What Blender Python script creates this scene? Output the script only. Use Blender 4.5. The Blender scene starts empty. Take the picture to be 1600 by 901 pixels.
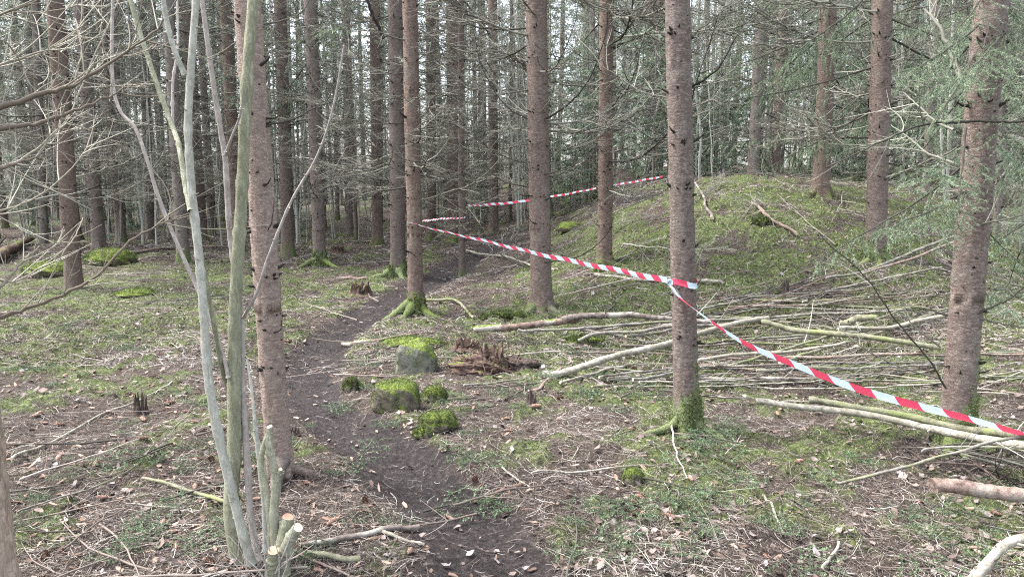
import bpy, math, random
import numpy as np
from mathutils import Vector, Matrix

PI = math.pi
R = math.radians
rng = np.random.default_rng(11)
random.seed(11)
scene = bpy.context.scene
COL = scene.collection

# ------------------------------------------------------------------ camera
F = 1142.0            # focal length in pixels of the 1600 px wide photograph
PITCH = R(8.7)
CAM_Z = 1.6
cam_d = bpy.data.cameras.new('camera')
cam_d.sensor_width = 36.0
cam_d.lens = 36.0 * F / 1600.0
cam_d.clip_start = 0.05
cam_d.clip_end = 600
cam = bpy.data.objects.new('camera', cam_d)
cam.location = (0, 0, CAM_Z)
cam.rotation_euler = (PI / 2 - PITCH, 0, 0)
COL.objects.link(cam)
scene.camera = cam

# ------------------------------------------------------------------ light
SUN_EL, SUN_ROT = R(60), R(-80)
world = bpy.data.worlds.new('World')
scene.world = world
world.use_nodes = True
wn = world.node_tree
wn.nodes.clear()
wo = wn.nodes.new('ShaderNodeOutputWorld')
bg = wn.nodes.new('ShaderNodeBackground')
sky = wn.nodes.new('ShaderNodeTexSky')
sky.sky_type = 'NISHITA'
sky.sun_disc = False
sky.sun_elevation = SUN_EL
sky.sun_rotation = SUN_ROT
sky.dust_density = 3.0
hs = wn.nodes.new('ShaderNodeHueSaturation')
hs.inputs['Saturation'].default_value = 0.50
wn.links.new(sky.outputs[0], hs.inputs['Color'])
wn.links.new(hs.outputs[0], bg.inputs['Color'])
wn.links.new(bg.outputs[0], wo.inputs['Surface'])
bg.inputs['Strength'].default_value = 0.15
sd = bpy.data.lights.new('sun', 'SUN')
sd.energy = 1.5
sd.angle = R(12)
sd.color = (1.0, 0.99, 0.97)
sun = bpy.data.objects.new('sun', sd)
# direction towards the sun for sky rotation: measured from +Y clockwise
sv = Vector((math.sin(SUN_ROT) * math.cos(SUN_EL), math.cos(SUN_ROT) * math.cos(SUN_EL), math.sin(SUN_EL)))
sun.rotation_euler = sv.to_track_quat('Z', 'Y').to_euler()
sun.location = (0, 0, 30)
COL.objects.link(sun)
scene.view_settings.view_transform = 'Standard'
scene.view_settings.look = 'None'
scene.view_settings.exposure = 2.55
scene.view_settings.gamma = 1.0
scene.view_settings.use_curve_mapping = False
cy = scene.cycles
cy.max_bounces = 5
cy.diffuse_bounces = 2
cy.glossy_bounces = 1
cy.transmission_bounces = 2
cy.transparent_max_bounces = 4
cy.caustics_reflective = False
cy.caustics_refractive = False
cy.use_denoising = False
try:
    cy.denoiser = 'OPENIMAGEDENOISE'
    cy.denoising_input_passes = 'RGB_ALBEDO_NORMAL'
except Exception:
    pass
cy.pixel_filter_type = 'BLACKMAN_HARRIS'
cy.filter_width = 1.15

# ------------------------------------------------------------------ noise (numpy)
_perm = np.random.default_rng(5).permutation(512)
_grad = np.random.default_rng(6).uniform(0, 2 * PI, 512)
_gx, _gy = np.cos(_grad), np.sin(_grad)


def pn(x, y):
    """2-D gradient noise, about -0.7..0.7"""
    x = np.asarray(x, float); y = np.asarray(y, float)
    xi = np.floor(x).astype(np.int64); yi = np.floor(y).astype(np.int64)
    xf = x - xi; yf = y - yi
    u = xf * xf * xf * (xf * (xf * 6 - 15) + 10); v = yf * yf * yf * (yf * (yf * 6 - 15) + 10)

    def g(a, b, dx, dy):
        h = _perm[(_perm[a & 511] + b) & 511]
        return _gx[h] * dx + _gy[h] * dy
    n00 = g(xi, yi, xf, yf); n10 = g(xi + 1, yi, xf - 1, yf)
    n01 = g(xi, yi + 1, xf, yf - 1); n11 = g(xi + 1, yi + 1, xf - 1, yf - 1)
    return (n00 * (1 - u) + n10 * u) * (1 - v) + (n01 * (1 - u) + n11 * u) * v


def fbm(x, y, o=3):
    s = 0; a = 1.0
    for k in range(o):
        s = s + a * pn(x * 2 ** k + 17.3 * k, y * 2 ** k - 9.1 * k); a *= 0.5
    return s


def S(t):
    t = np.clip(t, 0, 1)
    return t * t * (3 - 2 * t)


# ------------------------------------------------------------------ picture ray -> world
CP, SP = math.cos(PITCH), math.sin(PITCH)


def ray(px, py):
    a = (px - 800) / F; b = (450.5 - py) / F
    return np.array([a, CP + b * SP, -SP + b * CP])


def at(px, py, Y):
    d = ray(px, py)
    t = Y / d[1]
    return np.array([d[0] * t, Y, CAM_Z + d[2] * t])


# ------------------------------------------------------------------ terrain
def base_h(x, y):
    e = np.maximum(0, y - 12)
    return 1.45 * S((y - 6.2) / 8.5) * S((x + 0.6 + .22 * e) / (4.2 + .25 * e)) + 0.55 * S((y - 16) / 16) * S((x + 14) / 16)


CTRL = []
for (px, py, Y) in [(437, 742, 3.75), (1070, 668, 4.5), (1487, 700, 4.15), (400, 890, 2.8), (843, 493, 8.2), (649, 487, 8.5),
                    (618, 430, 11.8), (943, 413, 9.5), (1370, 400, 8.5), (1285, 303, 11.0), (1178, 288, 14.5), (498, 413, 13.0),
                    (115, 450, 10.4), (152, 388, 14.5), (285, 412, 13.2), (722, 430, 11.8), (706, 378, 16), (1553, 410, 9),
                    (1150, 380, 9.2), (1200, 480, 7.6), (1050, 290, 15.5), (300, 375, 19), (900, 335, 15.0), (1000, 308, 18.5), (20, 380, 17),
                    (1590, 560, 5.6), (1590, 330, 12)]:
    CTRL.append(at(px, py, Y))
for p in [(-3, 2.0), (3, 2.0), (-2, 6), (-5, 7), (0, 6.3), (2.5, 5.6), (-4, 4), (0, 1)]:
    CTRL.append(np.array([p[0], p[1], 0.0]))
CTRL = np.array(CTRL)


def _kern(x, y):
    x = np.asarray(x, float)[..., None]; y = np.asarray(y, float)[..., None]
    s = 1.1 + 0.10 * CTRL[:, 1]
    return np.exp(-((x - CTRL[:, 0]) ** 2 + (y - CTRL[:, 1]) ** 2) / (2 * s ** 2))


_res = CTRL[:, 2] - base_h(CTRL[:, 0], CTRL[:, 1])
_K = _kern(CTRL[:, 0], CTRL[:, 1])
_W = np.linalg.solve(_K.T @ _K + 0.02 * np.eye(len(CTRL)), _K.T @ _res)


def h0(x, y):
    x = np.asarray(x, float); y = np.asarray(y, float)
    shp = x.shape
    x = x.ravel(); y = y.ravel()
    out = np.empty(len(x))
    for i in range(0, len(x), 60000):
        out[i:i + 60000] = base_h(x[i:i + 60000], y[i:i + 60000]) + _kern(x[i:i + 60000], y[i:i + 60000]) @ _W
    return out.reshape(shp)


def hit0(px, py):
    d = ray(px, py)
    Ys = np.concatenate([np.arange(1.5, 14, .02), np.arange(14, 70, .1)])
    t = Ys / d[1]
    z = CAM_Z + d[2] * t
    g = h0(d[0] * t, Ys)
    k = np.argmax(z < g)
    return np.array([d[0] * t[k], Ys[k], g[k]])


# the path: centre in the picture and half width in metres
PATHPX = [(850, 1010, .36), (800, 930, .34), (765, 860, .31), (715, 800, .30), (655, 745, .26), (595, 700, .25), (535, 665, .24), (492, 625, .24),
          (478, 590, .25), (500, 548, .27), (553, 505, .30), (612, 470, .33), (668, 442, .36), (712, 415, .38), (760, 392, .36),
          (812, 372, .34), (862, 352, .34), (905, 334, .32), (960, 317, .3), (1000, 309, .3)]
PATH = np.array([[*hit0(a, b)[:2], w] for a, b, w in PATHPX])


def pathd(x, y):
    """>0 inside the path (1 on the centre line), falling below 0 outside"""
    x = np.asarray(x, float); y = np.asarray(y, float)
    best = np.full(x.shape, -9.0)
    for i in range(len(PATH) - 1):
        a = PATH[i]; b = PATH[i + 1]
        d = b[:2] - a[:2]; L2 = d @ d
        t = np.clip(((x - a[0]) * d[0] + (y - a[1]) * d[1]) / L2, 0, 1)
        dist = np.hypot(x - a[0] - t * d[0], y - a[1] - t * d[1])
        w = a[2] + (b[2] - a[2]) * t
        best = np.maximum(best, 1 - dist / w)
    return best


def path_mask(x, y):
    return S((pathd(x, y) + 0.45 * fbm(np.asarray(x) * 3.1, np.asarray(y) * 3.1, 3) + .10) / 0.4)


def moss_mask(x, y):
    x = np.asarray(x, float); y = np.asarray(y, float)
    big = S((x + .5) / 1.5) * S((y - 5.0) / 3.0) * (1 - .45 * S((y - 10.5) / 5)) * (1 - .12 * S((x - 3.5) / 3))
    near_r = 0.42 * S((x - 0.2) / .8) * (1 - S((y - 5.5) / 2))
    mid = 0.55 * np.exp(-((x + .1) ** 2 / 1.2 + (y - 6.6) ** 2 / 6))
    left = 0.16 * S((-x - .8) / 1) + .10 * S((y - 5) / 3) * S((-x - .8) / 1) + 0.45 * np.exp(-((x + 4.5) ** 2 / 8 + (y - 9) ** 2 / 14))
    m = np.clip(0.12 + .66 * big + near_r + left + mid, 0, 1)
    n = fbm(x * 1.6 + 4, y * 1.6, 4) * 0.9 + 0.45 * pn(x * 7, y * 7) + .25 * pn(x * 17, y * 17) + .35 * S((y - 6) / 3) * pn(x * 2.6, y * 1.6 + 7)
    return np.clip(S((m - 0.42 + n * .9) / 0.35 + .1), 0, 1) * (1 - S((path_mask(x, y) - .1) / .5))


def hh(x, y):
    x = np.asarray(x, float); y = np.asarray(y, float)
    p = S(pathd(x, y) + .3)
    near = 1 - S((np.hypot(x, y) - 12) / 10) * .6
    n = 0.055 * pn(x * .9, y * .9) + 0.035 * pn(x * 2.3 + 5, y * 2.3)
    n = n + (0.020 * pn(x * 6, y * 6) + 0.011 * pn(x * 14, y * 14)) * near * (1 - .35 * p)
    n = n - 0.05 * p + 0.012 * p * np.abs(pn(x * 8, y * 11)) + .01 * p * pn(x * 22, y * 22)
    n = n + 0.05 * moss_mask(x, y) * (.4 + pn(x * 8, y * 8))
    n = n + S((y - 8) / 4) * S((x - .5) / 2) * (0.20 * pn(x * .55 + 9, y * .7) + .09 * pn(x * 1.7, y * 1.7 + 4) + .04 * pn(x * 4, y * 4))
    n = n + S((np.hypot(x, y - 8) - 9) / 10) * 0.16 * pn(x * .45, y * .45)
    return h0(x, y) + n


def hit(px, py):
    d = ray(px, py)
    Ys = np.concatenate([np.arange(1.5, 14, .015), np.arange(14, 70, .1)])
    t = Ys / d[1]
    z = CAM_Z + d[2] * t
    g = hh(d[0] * t, Ys)
    k = np.argmax(z < g)
    return np.array([d[0] * t[k], Ys[k], g[k]])


# ------------------------------------------------------------------ materials
def new_mat(name, rough=.85, spec=.25):
    m = bpy.data.materials.new(name); m.use_nodes = True
    nt = m.node_tree
    b = nt.nodes['Principled BSDF']
    b.inputs['Roughness'].default_value = rough
    b.inputs['Specular IOR Level'].default_value = spec
    return m, nt, b


def N(nt, t, **kw):
    n = nt.nodes.new(t)
    for k, v in kw.items():
        if k in n.inputs:
            n.inputs[k].default_value = v
        else:
            setattr(n, k, v)
    return n


def noise(nt, vec, scale, detail=4, rough=.6):
    n = N(nt, 'ShaderNodeTexNoise')
    n.inputs['Scale'].default_value = scale; n.inputs['Detail'].default_value = detail; n.inputs['Roughness'].default_value = rough
    if vec is not None: nt.links.new(vec, n.inputs['Vector'])
    return n.outputs['Fac']


def ramp(nt, fac, stops, interp='LINEAR'):
    r = nt.nodes.new('ShaderNodeValToRGB'); r.color_ramp.interpolation = interp
    e = r.color_ramp.elements
    while len(e) < len(stops): e.new(0.5)
    for i, (p, c) in enumerate(stops):
        e[i].position = p; e[i].color = (*c, 1) if len(c) == 3 else c
    nt.links.new(fac, r.inputs['Fac'])
    return r.outputs['Color']


def mixc(nt, fac, a, b, mode='MIX'):
    m = nt.nodes.new('ShaderNodeMix'); m.data_type = 'RGBA'; m.blend_type = mode
    for s, v in ((0, fac), (6, a), (7, b)):
        if isinstance(v, (int, float)): m.inputs[s].default_value = v
        elif isinstance(v, tuple): m.inputs[s].default_value = (*v, 1)
        else: nt.links.new(v, m.inputs[s])
    return m.outputs[2]


def math_n(nt, op, a, b=None, clamp=False):
    m = nt.nodes.new('ShaderNodeMath'); m.operation = op; m.use_clamp = clamp
    for i, v in enumerate((a, b)):
        if v is None: continue
        if isinstance(v, (int, float)): m.inputs[i].default_value = v
        else: nt.links.new(v, m.inputs[i])
    return m.outputs[0]


def attr(nt, name):
    a = nt.nodes.new('ShaderNodeAttribute'); a.attribute_name = name
    return a.outputs['Fac']


def coords(nt, kind='Object', scale=(1, 1, 1), rand=True):
    tc = nt.nodes.new('ShaderNodeTexCoord')
    mp = nt.nodes.new('ShaderNodeMapping')
    mp.inputs['Scale'].default_value = scale
    nt.links.new(tc.outputs[kind], mp.inputs['Vector'])
    if rand:
        oi = nt.nodes.new('ShaderNodeObjectInfo')
        cx = nt.nodes.new('ShaderNodeCombineXYZ')
        nt.links.new(math_n(nt, 'MULTIPLY', oi.outputs['Random'], 37.0), cx.inputs[0])
        nt.links.new(math_n(nt, 'MULTIPLY', oi.outputs['Random'], 91.0), cx.inputs[2])
        nt.links.new(cx.outputs[0], mp.inputs['Location'])
    return mp.outputs[0]


def bump(nt, bsdf, h, strength=.5, dist=.01):
    b = nt.nodes.new('ShaderNodeBump')
    b.inputs['Strength'].default_value = strength; b.inputs['Distance'].default_value = dist
    nt.links.new(h, b.inputs['Height']); nt.links.new(b.outputs[0], bsdf.inputs['Normal'])


def objrand(nt):
    return nt.nodes.new('ShaderNodeObjectInfo').outputs['Random']


M = {}


def mk_ground():
    m, nt, b = new_mat('forest_floor', .95, .15)
    v = coords(nt, 'Object', rand=False)
    vs = coords(nt, 'Object', (1, .35, 1), rand=False)
    n1 = noise(nt, v, 2.2, 5); n2 = noise(nt, v, 34, 6, .72); n3 = noise(nt, vs, 120, 4, .7); n4 = noise(nt, v, 9, 4)
    lit = ramp(nt, n2, [(.30, (.010, .008, .007)), (.48, (.040, .031, .026)), (.60, (.10, .080, .068)), (.76, (.27, .24, .21))])
    lit2 = ramp(nt, n3, [(.35, (.018, .013, .011)), (.54, (.075, .056, .045)), (.70, (.27, .23, .19))])
    c = mixc(nt, .5, lit, lit2)
    c = mixc(nt, math_n(nt, 'MULTIPLY', n1, .3), c, (.065, .048, .040))
    moss = ramp(nt, n2, [(.3, (.018, .024, .010)), (.5, (.070, .092, .030)), (.72, (.22, .26, .09))])
    mm = attr(nt, 'moss')
    mf = math_n(nt, 'MULTIPLY', mm, math_n(nt, 'ADD', .35, math_n(nt, 'MULTIPLY', n4, 1.0)), True)
    c = mixc(nt, mf, c, moss)
    pc = ramp(nt, n2, [(.3, (.009, .007, .006)), (.50, (.028, .022, .021)), (.62, (.054, .044, .041)), (.76, (.14, .118, .106))])
    pf = attr(nt, 'path')
    c = mixc(nt, pf, c, pc)
    nt.links.new(c, b.inputs['Base Color'])
    rr = math_n(nt, 'SUBTRACT', .95, math_n(nt, 'MULTIPLY', pf, .42))
    nt.links.new(rr, b.inputs['Roughness'])
    bump(nt, b, math_n(nt, 'ADD', n2, n3), .9, .022)
    M['ground'] = m


def mk_bark(name, lo, mid, hi, scl=1.0, bs=.6, mossy=True, aniso=2.0, gray=0.0):
    m, nt, b = new_mat(name, .9, .15)
    v = coords(nt, 'Object', (1, 1, aniso)); vf = coords(nt, 'Object', (1, 1, 1))
    n1 = noise(nt, v, 30 * scl, 6, .75); n2 = noise(nt, vf, 3.2, 4, .6); n3 = noise(nt, vf, 110 * scl, 3, .6)
    # flakes: voronoi cells warped by noise
    wv = mixc(nt, .06, v, N(nt, 'ShaderNodeTexNoise', Scale=22.0).outputs['Color'], 'ADD')
    vo = N(nt, 'ShaderNodeTexVoronoi'); vo.inputs['Scale'].default_value = 44 * scl
    nt.links.new(wv, vo.inputs['Vector'])
    ve = N(nt, 'ShaderNodeTexVoronoi'); ve.feature = 'DISTANCE_TO_EDGE'; ve.inputs['Scale'].default_value = 44 * scl
    nt.links.new(wv, ve.inputs['Vector'])
    edge = math_n(nt, 'MULTIPLY', ve.outputs['Distance'], 5.0, True)
    sp = nt.nodes.new('ShaderNodeSeparateColor'); nt.links.new(vo.outputs['Color'], sp.inputs[0])
    f = math_n(nt, 'ADD', math_n(nt, 'MULTIPLY', n1, .6), math_n(nt, 'MULTIPLY', n3, .25))
    f = math_n(nt, 'ADD', f, math_n(nt, 'MULTIPLY', sp.outputs[0], .15))
    c = ramp(nt, f, [(.28, lo), (.5, mid), (.72, hi)])
    c = mixc(nt, math_n(nt, 'MULTIPLY', math_n(nt, 'SUBTRACT', 1.0, edge), .30), c, lo)
    c = mixc(nt, math_n(nt, 'MULTIPLY', n2, .45), c, tuple(x * .7 for x in mid))
    lich = ramp(nt, noise(nt, vf, 6, 6, .8), [(.50, (0, 0, 0)), (.64, (1, 1, 1))])
    c = mixc(nt, math_n(nt, 'MULTIPLY', lich, .16 + gray), c, (.26, .265, .215))
    if mossy:
        mo = attr(nt, 'moss')
        mn = noise(nt, vf, 16, 5, .7)
        mf = math_n(nt, 'MULTIPLY', math_n(nt, 'SUBTRACT', math_n(nt, 'ADD', mo, mn), .80), 5.0, True)
        mc = ramp(nt, n3, [(.35, (.045, .058, .02)), (.6, (.15, .185, .055))])
        c = mixc(nt, mf, c, mc)
    hv = nt.nodes.new('ShaderNodeHueSaturation')
    nt.links.new(math_n(nt, 'ADD', .84, math_n(nt, 'MULTIPLY', objrand(nt), .3)), hv.inputs['Value'])
    nt.links.new(math_n(nt, 'ADD', .74, math_n(nt, 'MULTIPLY', math_n(nt, 'FRACT', math_n(nt, 'MULTIPLY', objrand(nt), 7.3)), .28)), hv.inputs['Saturation'])
    nt.links.new(c, hv.inputs['Color'])
    nt.links.new(hv.outputs[0], b.inputs['Base Color'])
    bump(nt, b, math_n(nt, 'ADD', f, math_n(nt, 'MULTIPLY', edge, .35)), bs * .6, .008)
    M[name] = m


def mk_attr(name, stops, rough=.85, spec=.2, trans=0, nscale=30, namt=.25, sss=False):
    """material whose colour follows the per-piece value 'v'"""
    m, nt, b = new_mat(name, rough, spec)
    c = ramp(nt, attr(nt, 'v'), stops)
    v = coords(nt, 'Object')
    n = noise(nt, v, nscale, 3)
    c = mixc(nt, namt, c, ramp(nt, n, [(.3, (.25, .25, .25)), (.7, (1, 1, 1))]), 'MULTIPLY')
    nt.links.new(c, b.inputs['Base Color'])
    if trans:
        tr = nt.nodes.new('ShaderNodeBsdfTranslucent'); nt.links.new(c, tr.inputs['Color'])
        mx = nt.nodes.new('ShaderNodeMixShader'); mx.inputs[0].default_value = trans
        nt.links.new(b.outputs[0], mx.inputs[1]); nt.links.new(tr.outputs[0], mx.inputs[2])
        nt.links.new(mx.outputs[0], nt.nodes['Material Output'].inputs['Surface'])
    M[name] = m


def mk_wood(name, lo, hi, scale=(1, 1, 1), ns=25, bs=.5, spots=None, mossamt=0.0):
    m, nt, b = new_mat(name, .85, .2)
    v = coords(nt, 'Object', scale)
    n = noise(nt, v, ns, 5, .7); n2 = noise(nt, v, 5, 4, .6)
    c = ramp(nt, n, [(.3, lo), (.68, hi)])
    if spots:
        sp = ramp(nt, n2, [(.5, (0, 0, 0)), (.6, (1, 1, 1))])
        c = mixc(nt, math_n(nt, 'MULTIPLY', sp, .7), c, spots)
    if mossamt:
        g = nt.nodes.new('ShaderNodeNewGeometry')
        sx = nt.nodes.new('ShaderNodeSeparateXYZ'); nt.links.new(g.outputs['Normal'], sx.inputs[0])
        f = math_n(nt, 'ADD', sx.outputs[2], math_n(nt, 'MULTIPLY', math_n(nt, 'SUBTRACT', n2, .5), 3.0))
        f = math_n(nt, 'MULTIPLY', math_n(nt, 'SUBTRACT', f, 1 - mossamt), 3, True)
        mc = ramp(nt, noise(nt, v, 70, 3), [(.35, (.045, .065, .012)), (.65, (.16, .20, .035))])
        c = mixc(nt, f, c, mc)
    nt.links.new(c, b.inputs['Base Color'])
    bump(nt, b, n, bs, .012)
    M[name] = m


mk_ground()
mk_bark('spruce_bark', (.034, .025, .020), (.137, .096, .077), (.33, .25, .20), bs=.9, aniso=2.8)
mk_bark('warm_bark', (.066, .044, .033), (.26, .172, .125), (.48, .355, .275), bs=.9, aniso=2.6)
mk_bark('flaky_bark', (.12, .085, .06), (.36, .27, .20), (.56, .45, .35), .8, 1.0, aniso=.5)
mk_bark('far_bark', (.05, .041, .035), (.15, .122, .102), (.31, .27, .235), .7, .4, gray=.15)
mk_bark('green_bark', (.095, .095, .062), (.245, .242, .16), (.45, .445, .33), .9, .7, aniso=.5)
mk_bark('grey_bark', (.15, .145, .11), (.34, .33, .265), (.56, .55, .47), .9, .2, aniso=.8)
mk_bark('pink_bark', (.17, .14, .12), (.33, .285, .25), (.54, .49, .44), .9, .2, aniso=.8)
mk_attr('dead_twig', [(0, (.018, .015, .012)), (.4, (.060, .054, .043)), (.75, (.15, .145, .115)), (1, (.36, .35, .29))], .8)
mk_attr('dry_twig', [(0, (.05, .036, .028)), (.4, (.155, .125, .092)), (.75, (.26, .235, .18)), (1, (.38, .36, .29))], .8)
mk_attr('far_twig', [(0, (.035, .030, .025)), (.4, (.105, .096, .078)), (.75, (.22, .21, .175)), (1, (.42, .41, .35))], .8)  # dead_twig lightened for far crowns: the background's brightness is put into the colour
mk_attr('pale_stem', [(0, (.09, .085, .07)), (.5, (.23, .225, .185)), (1, (.42, .42, .36))], .8)
mk_attr('needle', [(0, (.06, .085, .058)), (.4, (.15, .205, .120)), (.75, (.26, .33, .205)), (1, (.42, .49, .34))], .45, .5, .4)
mk_attr('far_needle', [(0, (.065, .09, .060)), (.5, (.20, .255, .175)), (1, (.45, .52, .40))], .7, .2, .5)  # needles paled so their colour stands in for haze among far trees
mk_attr('cut_needle', [(0, (.035, .065, .032)), (.5, (.11, .175, .085)), (1, (.23, .32, .17))], .6, .3, .15)
mk_attr('litter', [(0, (.022, .017, .015)), (.3, (.085, .066, .056)), (.55, (.195, .160, .135)), (.8, (.33, .29, .25)), (1, (.50, .46, .41))], .85, .15)
mk_attr('moss_blade', [(0, (.022, .032, .013)), (.4, (.10, .125, .048)), (.75, (.26, .295, .125)), (1, (.43, .47, .23))], .8, .15, .3)
mk_attr('leaf', [(0, (.05, .042, .040)), (.3, (.115, .085, .07)), (.55, (.20, .15, .125)), (.85, (.24, .205, .19)), (1, (.33, .315, .30))], .7, .3, .15)
mk_attr('cone_brown', [(0, (.07, .038, .028)), (.5, (.18, .105, .075)), (1, (.33, .22, .17))], .75, .2)
mk_attr('bark_chip', [(0, (.05, .034, .027)), (.5, (.19, .125, .095)), (1, (.38, .28, .22))], .9, .1)
mk_wood('pole_grey', (.05, .045, .038), (.23, .215, .185), ns=22, spots=(.13, .14, .07))
mk_wood('pole_pale', (.09, .08, .06), (.38, .35, .29), ns=34, spots=(.13, .12, .085))
mk_wood('pole_green', (.06, .06, .038), (.23, .22, .15), ns=24, spots=(.15, .18, .06))
mk_wood('pole_dark', (.035, .028, .024), (.17, .14, .12), ns=24, spots=(.32, .30, .26))
mk_wood('pole_brown', (.06, .042, .034), (.27, .195, .16), ns=34, bs=1, spots=(.22, .20, .17))
mk_wood('rot_wood', (.014, .010, .009), (.125, .080, .060), (1, 1, .25), ns=30, bs=1, mossamt=.12)
mk_wood('rot_log', (.035, .025, .021), (.24, .17, .135), ns=16, bs=1, spots=(.34, .33, .29), mossamt=.12)
mk_wood('char_wood', (.014, .011, .010), (.10, .075, .06), (1, 1, .3), ns=30, bs=1)
mk_wood('stone', (.05, .048, .038), (.19, .185, .15), ns=20, bs=.8, spots=(.08, .095, .045), mossamt=.5)
mk_wood('moss_stone', (.04, .035, .027), (.16, .135, .10), ns=26, bs=.9, mossamt=.85)
mk_wood('cut_wood', (.40, .30, .20), (.66, .55, .42), ns=20, bs=.1)
mk_wood('cut_wood_red', (.38, .22, .14), (.58, .38, .26), ns=20, bs=.1)


def mk_tape():
    m, nt, b = new_mat('tape_plastic', .35, .5)
    uv = nt.nodes.new('ShaderNodeUVMap'); uv.uv_map = 'UVMap'
    sx = nt.nodes.new('ShaderNodeSeparateXYZ'); nt.links.new(uv.outputs[0], sx.inputs[0])
    u = math_n(nt, 'ADD', sx.outputs[0], math_n(nt, 'MULTIPLY', sx.outputs[1], .65))
    fr = math_n(nt, 'FRACT', math_n(nt, 'DIVIDE', u, .215))
    f = math_n(nt, 'GREATER_THAN', fr, .5)
    c = mixc(nt, f, (.60, .72, .80), (.66, .07, .13))
    nt.links.new(c, b.inputs['Base Color'])
    tr = nt.nodes.new('ShaderNodeBsdfTranslucent'); nt.links.new(c, tr.inputs['Color'])
    mx = nt.nodes.new('ShaderNodeMixShader'); mx.inputs[0].default_value = .3
    nt.links.new(b.outputs[0], mx.inputs[1]); nt.links.new(tr.outputs[0], mx.inputs[2])
    nt.links.new(mx.outputs[0], nt.nodes['Material Output'].inputs['Surface'])
    vv = coords(nt, 'Object', rand=False)
    bump(nt, b, noise(nt, vv, 14, 3), .35, .02)
    M['tape'] = m


mk_tape()


# ------------------------------------------------------------------ mesh building
class MB:
    def __init__(s):
        s.v = []; s.n = 0; s.f = []; s.a = []; s.mo = []

    def add(s, V, Fq, val=None, mat=0, moss=None):
        V = np.asarray(V, float).reshape(-1, 3); Fq = np.asarray(Fq, np.int64)
        s.v.append(V); s.f.append((Fq + s.n, mat)); s.n += len(V)
        if val is None: val = 0.5
        s.a.append(np.broadcast_to(np.asarray(val, float), (len(V),)))
        s.mo.append(np.broadcast_to(np.asarray(0.0 if moss is None else moss, float), (len(V),)))

    def tubes(s, P, Rr, k=3, val=None, mat=0, cap=False, moss=None):
        """P (M,N,3) paths, Rr (M,N) radii"""
        P = np.asarray(P, float); Rr = np.asarray(Rr, float)
        if P.ndim == 2: P = P[None]; Rr = Rr[None]
        Mm, Nn, _ = P.shape
        T = np.gradient(P, axis=1)
        T /= np.linalg.norm(T, axis=2, keepdims=True) + 1e-9
        mean = T.mean(1)
        ref = np.where(np.abs(mean[:, 2:3]) < .8, np.array([[0, 0, 1.]]), np.array([[0, 1., 0]]))[:, None, :]
        A = np.cross(T, ref); A /= np.linalg.norm(A, axis=2, keepdims=True) + 1e-9
        B = np.cross(T, A)
        th = np.arange(k) * 2 * PI / k
        V = P[:, :, None, :] + Rr[:, :, None, None] * (A[:, :, None, :] * np.cos(th)[None, None, :, None] + B[:, :, None, :] * np.sin(th)[None, None, :, None])
        idx = np.arange(Mm * Nn * k).reshape(Mm, Nn, k)
        a = idx[:, :-1, :]; b = idx[:, 1:, :]
        a2 = np.roll(a, -1, 2); b2 = np.roll(b, -1, 2)
        Fq = np.stack([a, a2, b2, b], -1).reshape(-1, 4)
        if val is None: val = rng.random(Mm)
        vv = np.repeat(np.broadcast_to(np.asarray(val, float), (Mm,)), Nn * k)
        if moss is not None: moss = np.repeat(np.asarray(moss, float).reshape(Mm, Nn), k, axis=1).ravel()
        base = s.n
        s.add(V.reshape(-1, 3), Fq, vv, mat, moss)
        if cap is not False and k > 2:
            cm = mat if cap is True else cap
            for mI in range(Mm):
                for e in (0, Nn - 1):
                    ring = V[mI, e]
                    c = ring.mean(0)
                    s.add(np.vstack([ring, c]), [[i, (i + 1) % k, k] for i in range(k)], .5, cm)

    def build(s, name, mats, parent=None, smooth=True, uv=None):
        me = bpy.data.meshes.new(name)
        V = np.concatenate(s.v)
        me.vertices.add(len(V)); me.vertices.foreach_set('co', V.astype(np.float32).ravel())
        li = []; tot = []; mi = []
        for f, m in s.f:
            if len(f) == 0: continue
            li.append(f.ravel()); tot.append(np.full(len(f), f.shape[1])); mi.append(np.full(len(f), m))
        li = np.concatenate(li); tot = np.concatenate(tot); mi = np.concatenate(mi)
        me.loops.add(len(li)); me.loops.foreach_set('vertex_index', li.astype(np.int32))
        me.polygons.add(len(tot))
        st = np.concatenate([[0], np.cumsum(tot)[:-1]])
        me.polygons.foreach_set('loop_start', st.astype(np.int32))
        try: me.polygons.foreach_set('loop_total', tot.astype(np.int32))
        except Exception: pass
        me.polygons.foreach_set('material_index', mi.astype(np.int32))
        me.polygons.foreach_set('use_smooth', np.full(len(tot), smooth))
        for m in (mats if isinstance(mats, (list, tuple)) else [mats]): me.materials.append(M[m])
        at_ = me.attributes.new('v', 'FLOAT', 'POINT'); at_.data.foreach_set('value', np.concatenate(s.a).astype(np.float32))
        mo = np.concatenate(s.mo)
        if mo.max() > 0:
            at_ = me.attributes.new('moss', 'FLOAT', 'POINT'); at_.data.foreach_set('value', mo.astype(np.float32))
        if uv is not None:
            ul = me.uv_layers.new(name='UVMap')
            ul.data.foreach_set('uv', np.asarray(uv, np.float32)[li].ravel())
        me.update(calc_edges=True)
        me.validate()
        o = bpy.data.objects.new(name, me); COL.objects.link(o)
        if parent is not None: o.parent = parent
        return o


def tag(o, label=None, cat=None, group=None, kind=None):
    if label: o['label'] = label
    if cat: o['category'] = cat
    if group: o['group'] = group
    if kind: o['kind'] = kind
    return o


def empty(name, loc, rz=0.0):
    o = bpy.data.objects.new(name, None); o.empty_display_size = .1
    o.location = tuple(map(float, loc)); o.rotation_euler = (0, 0, rz); COL.objects.link(o)
    return o


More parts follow.
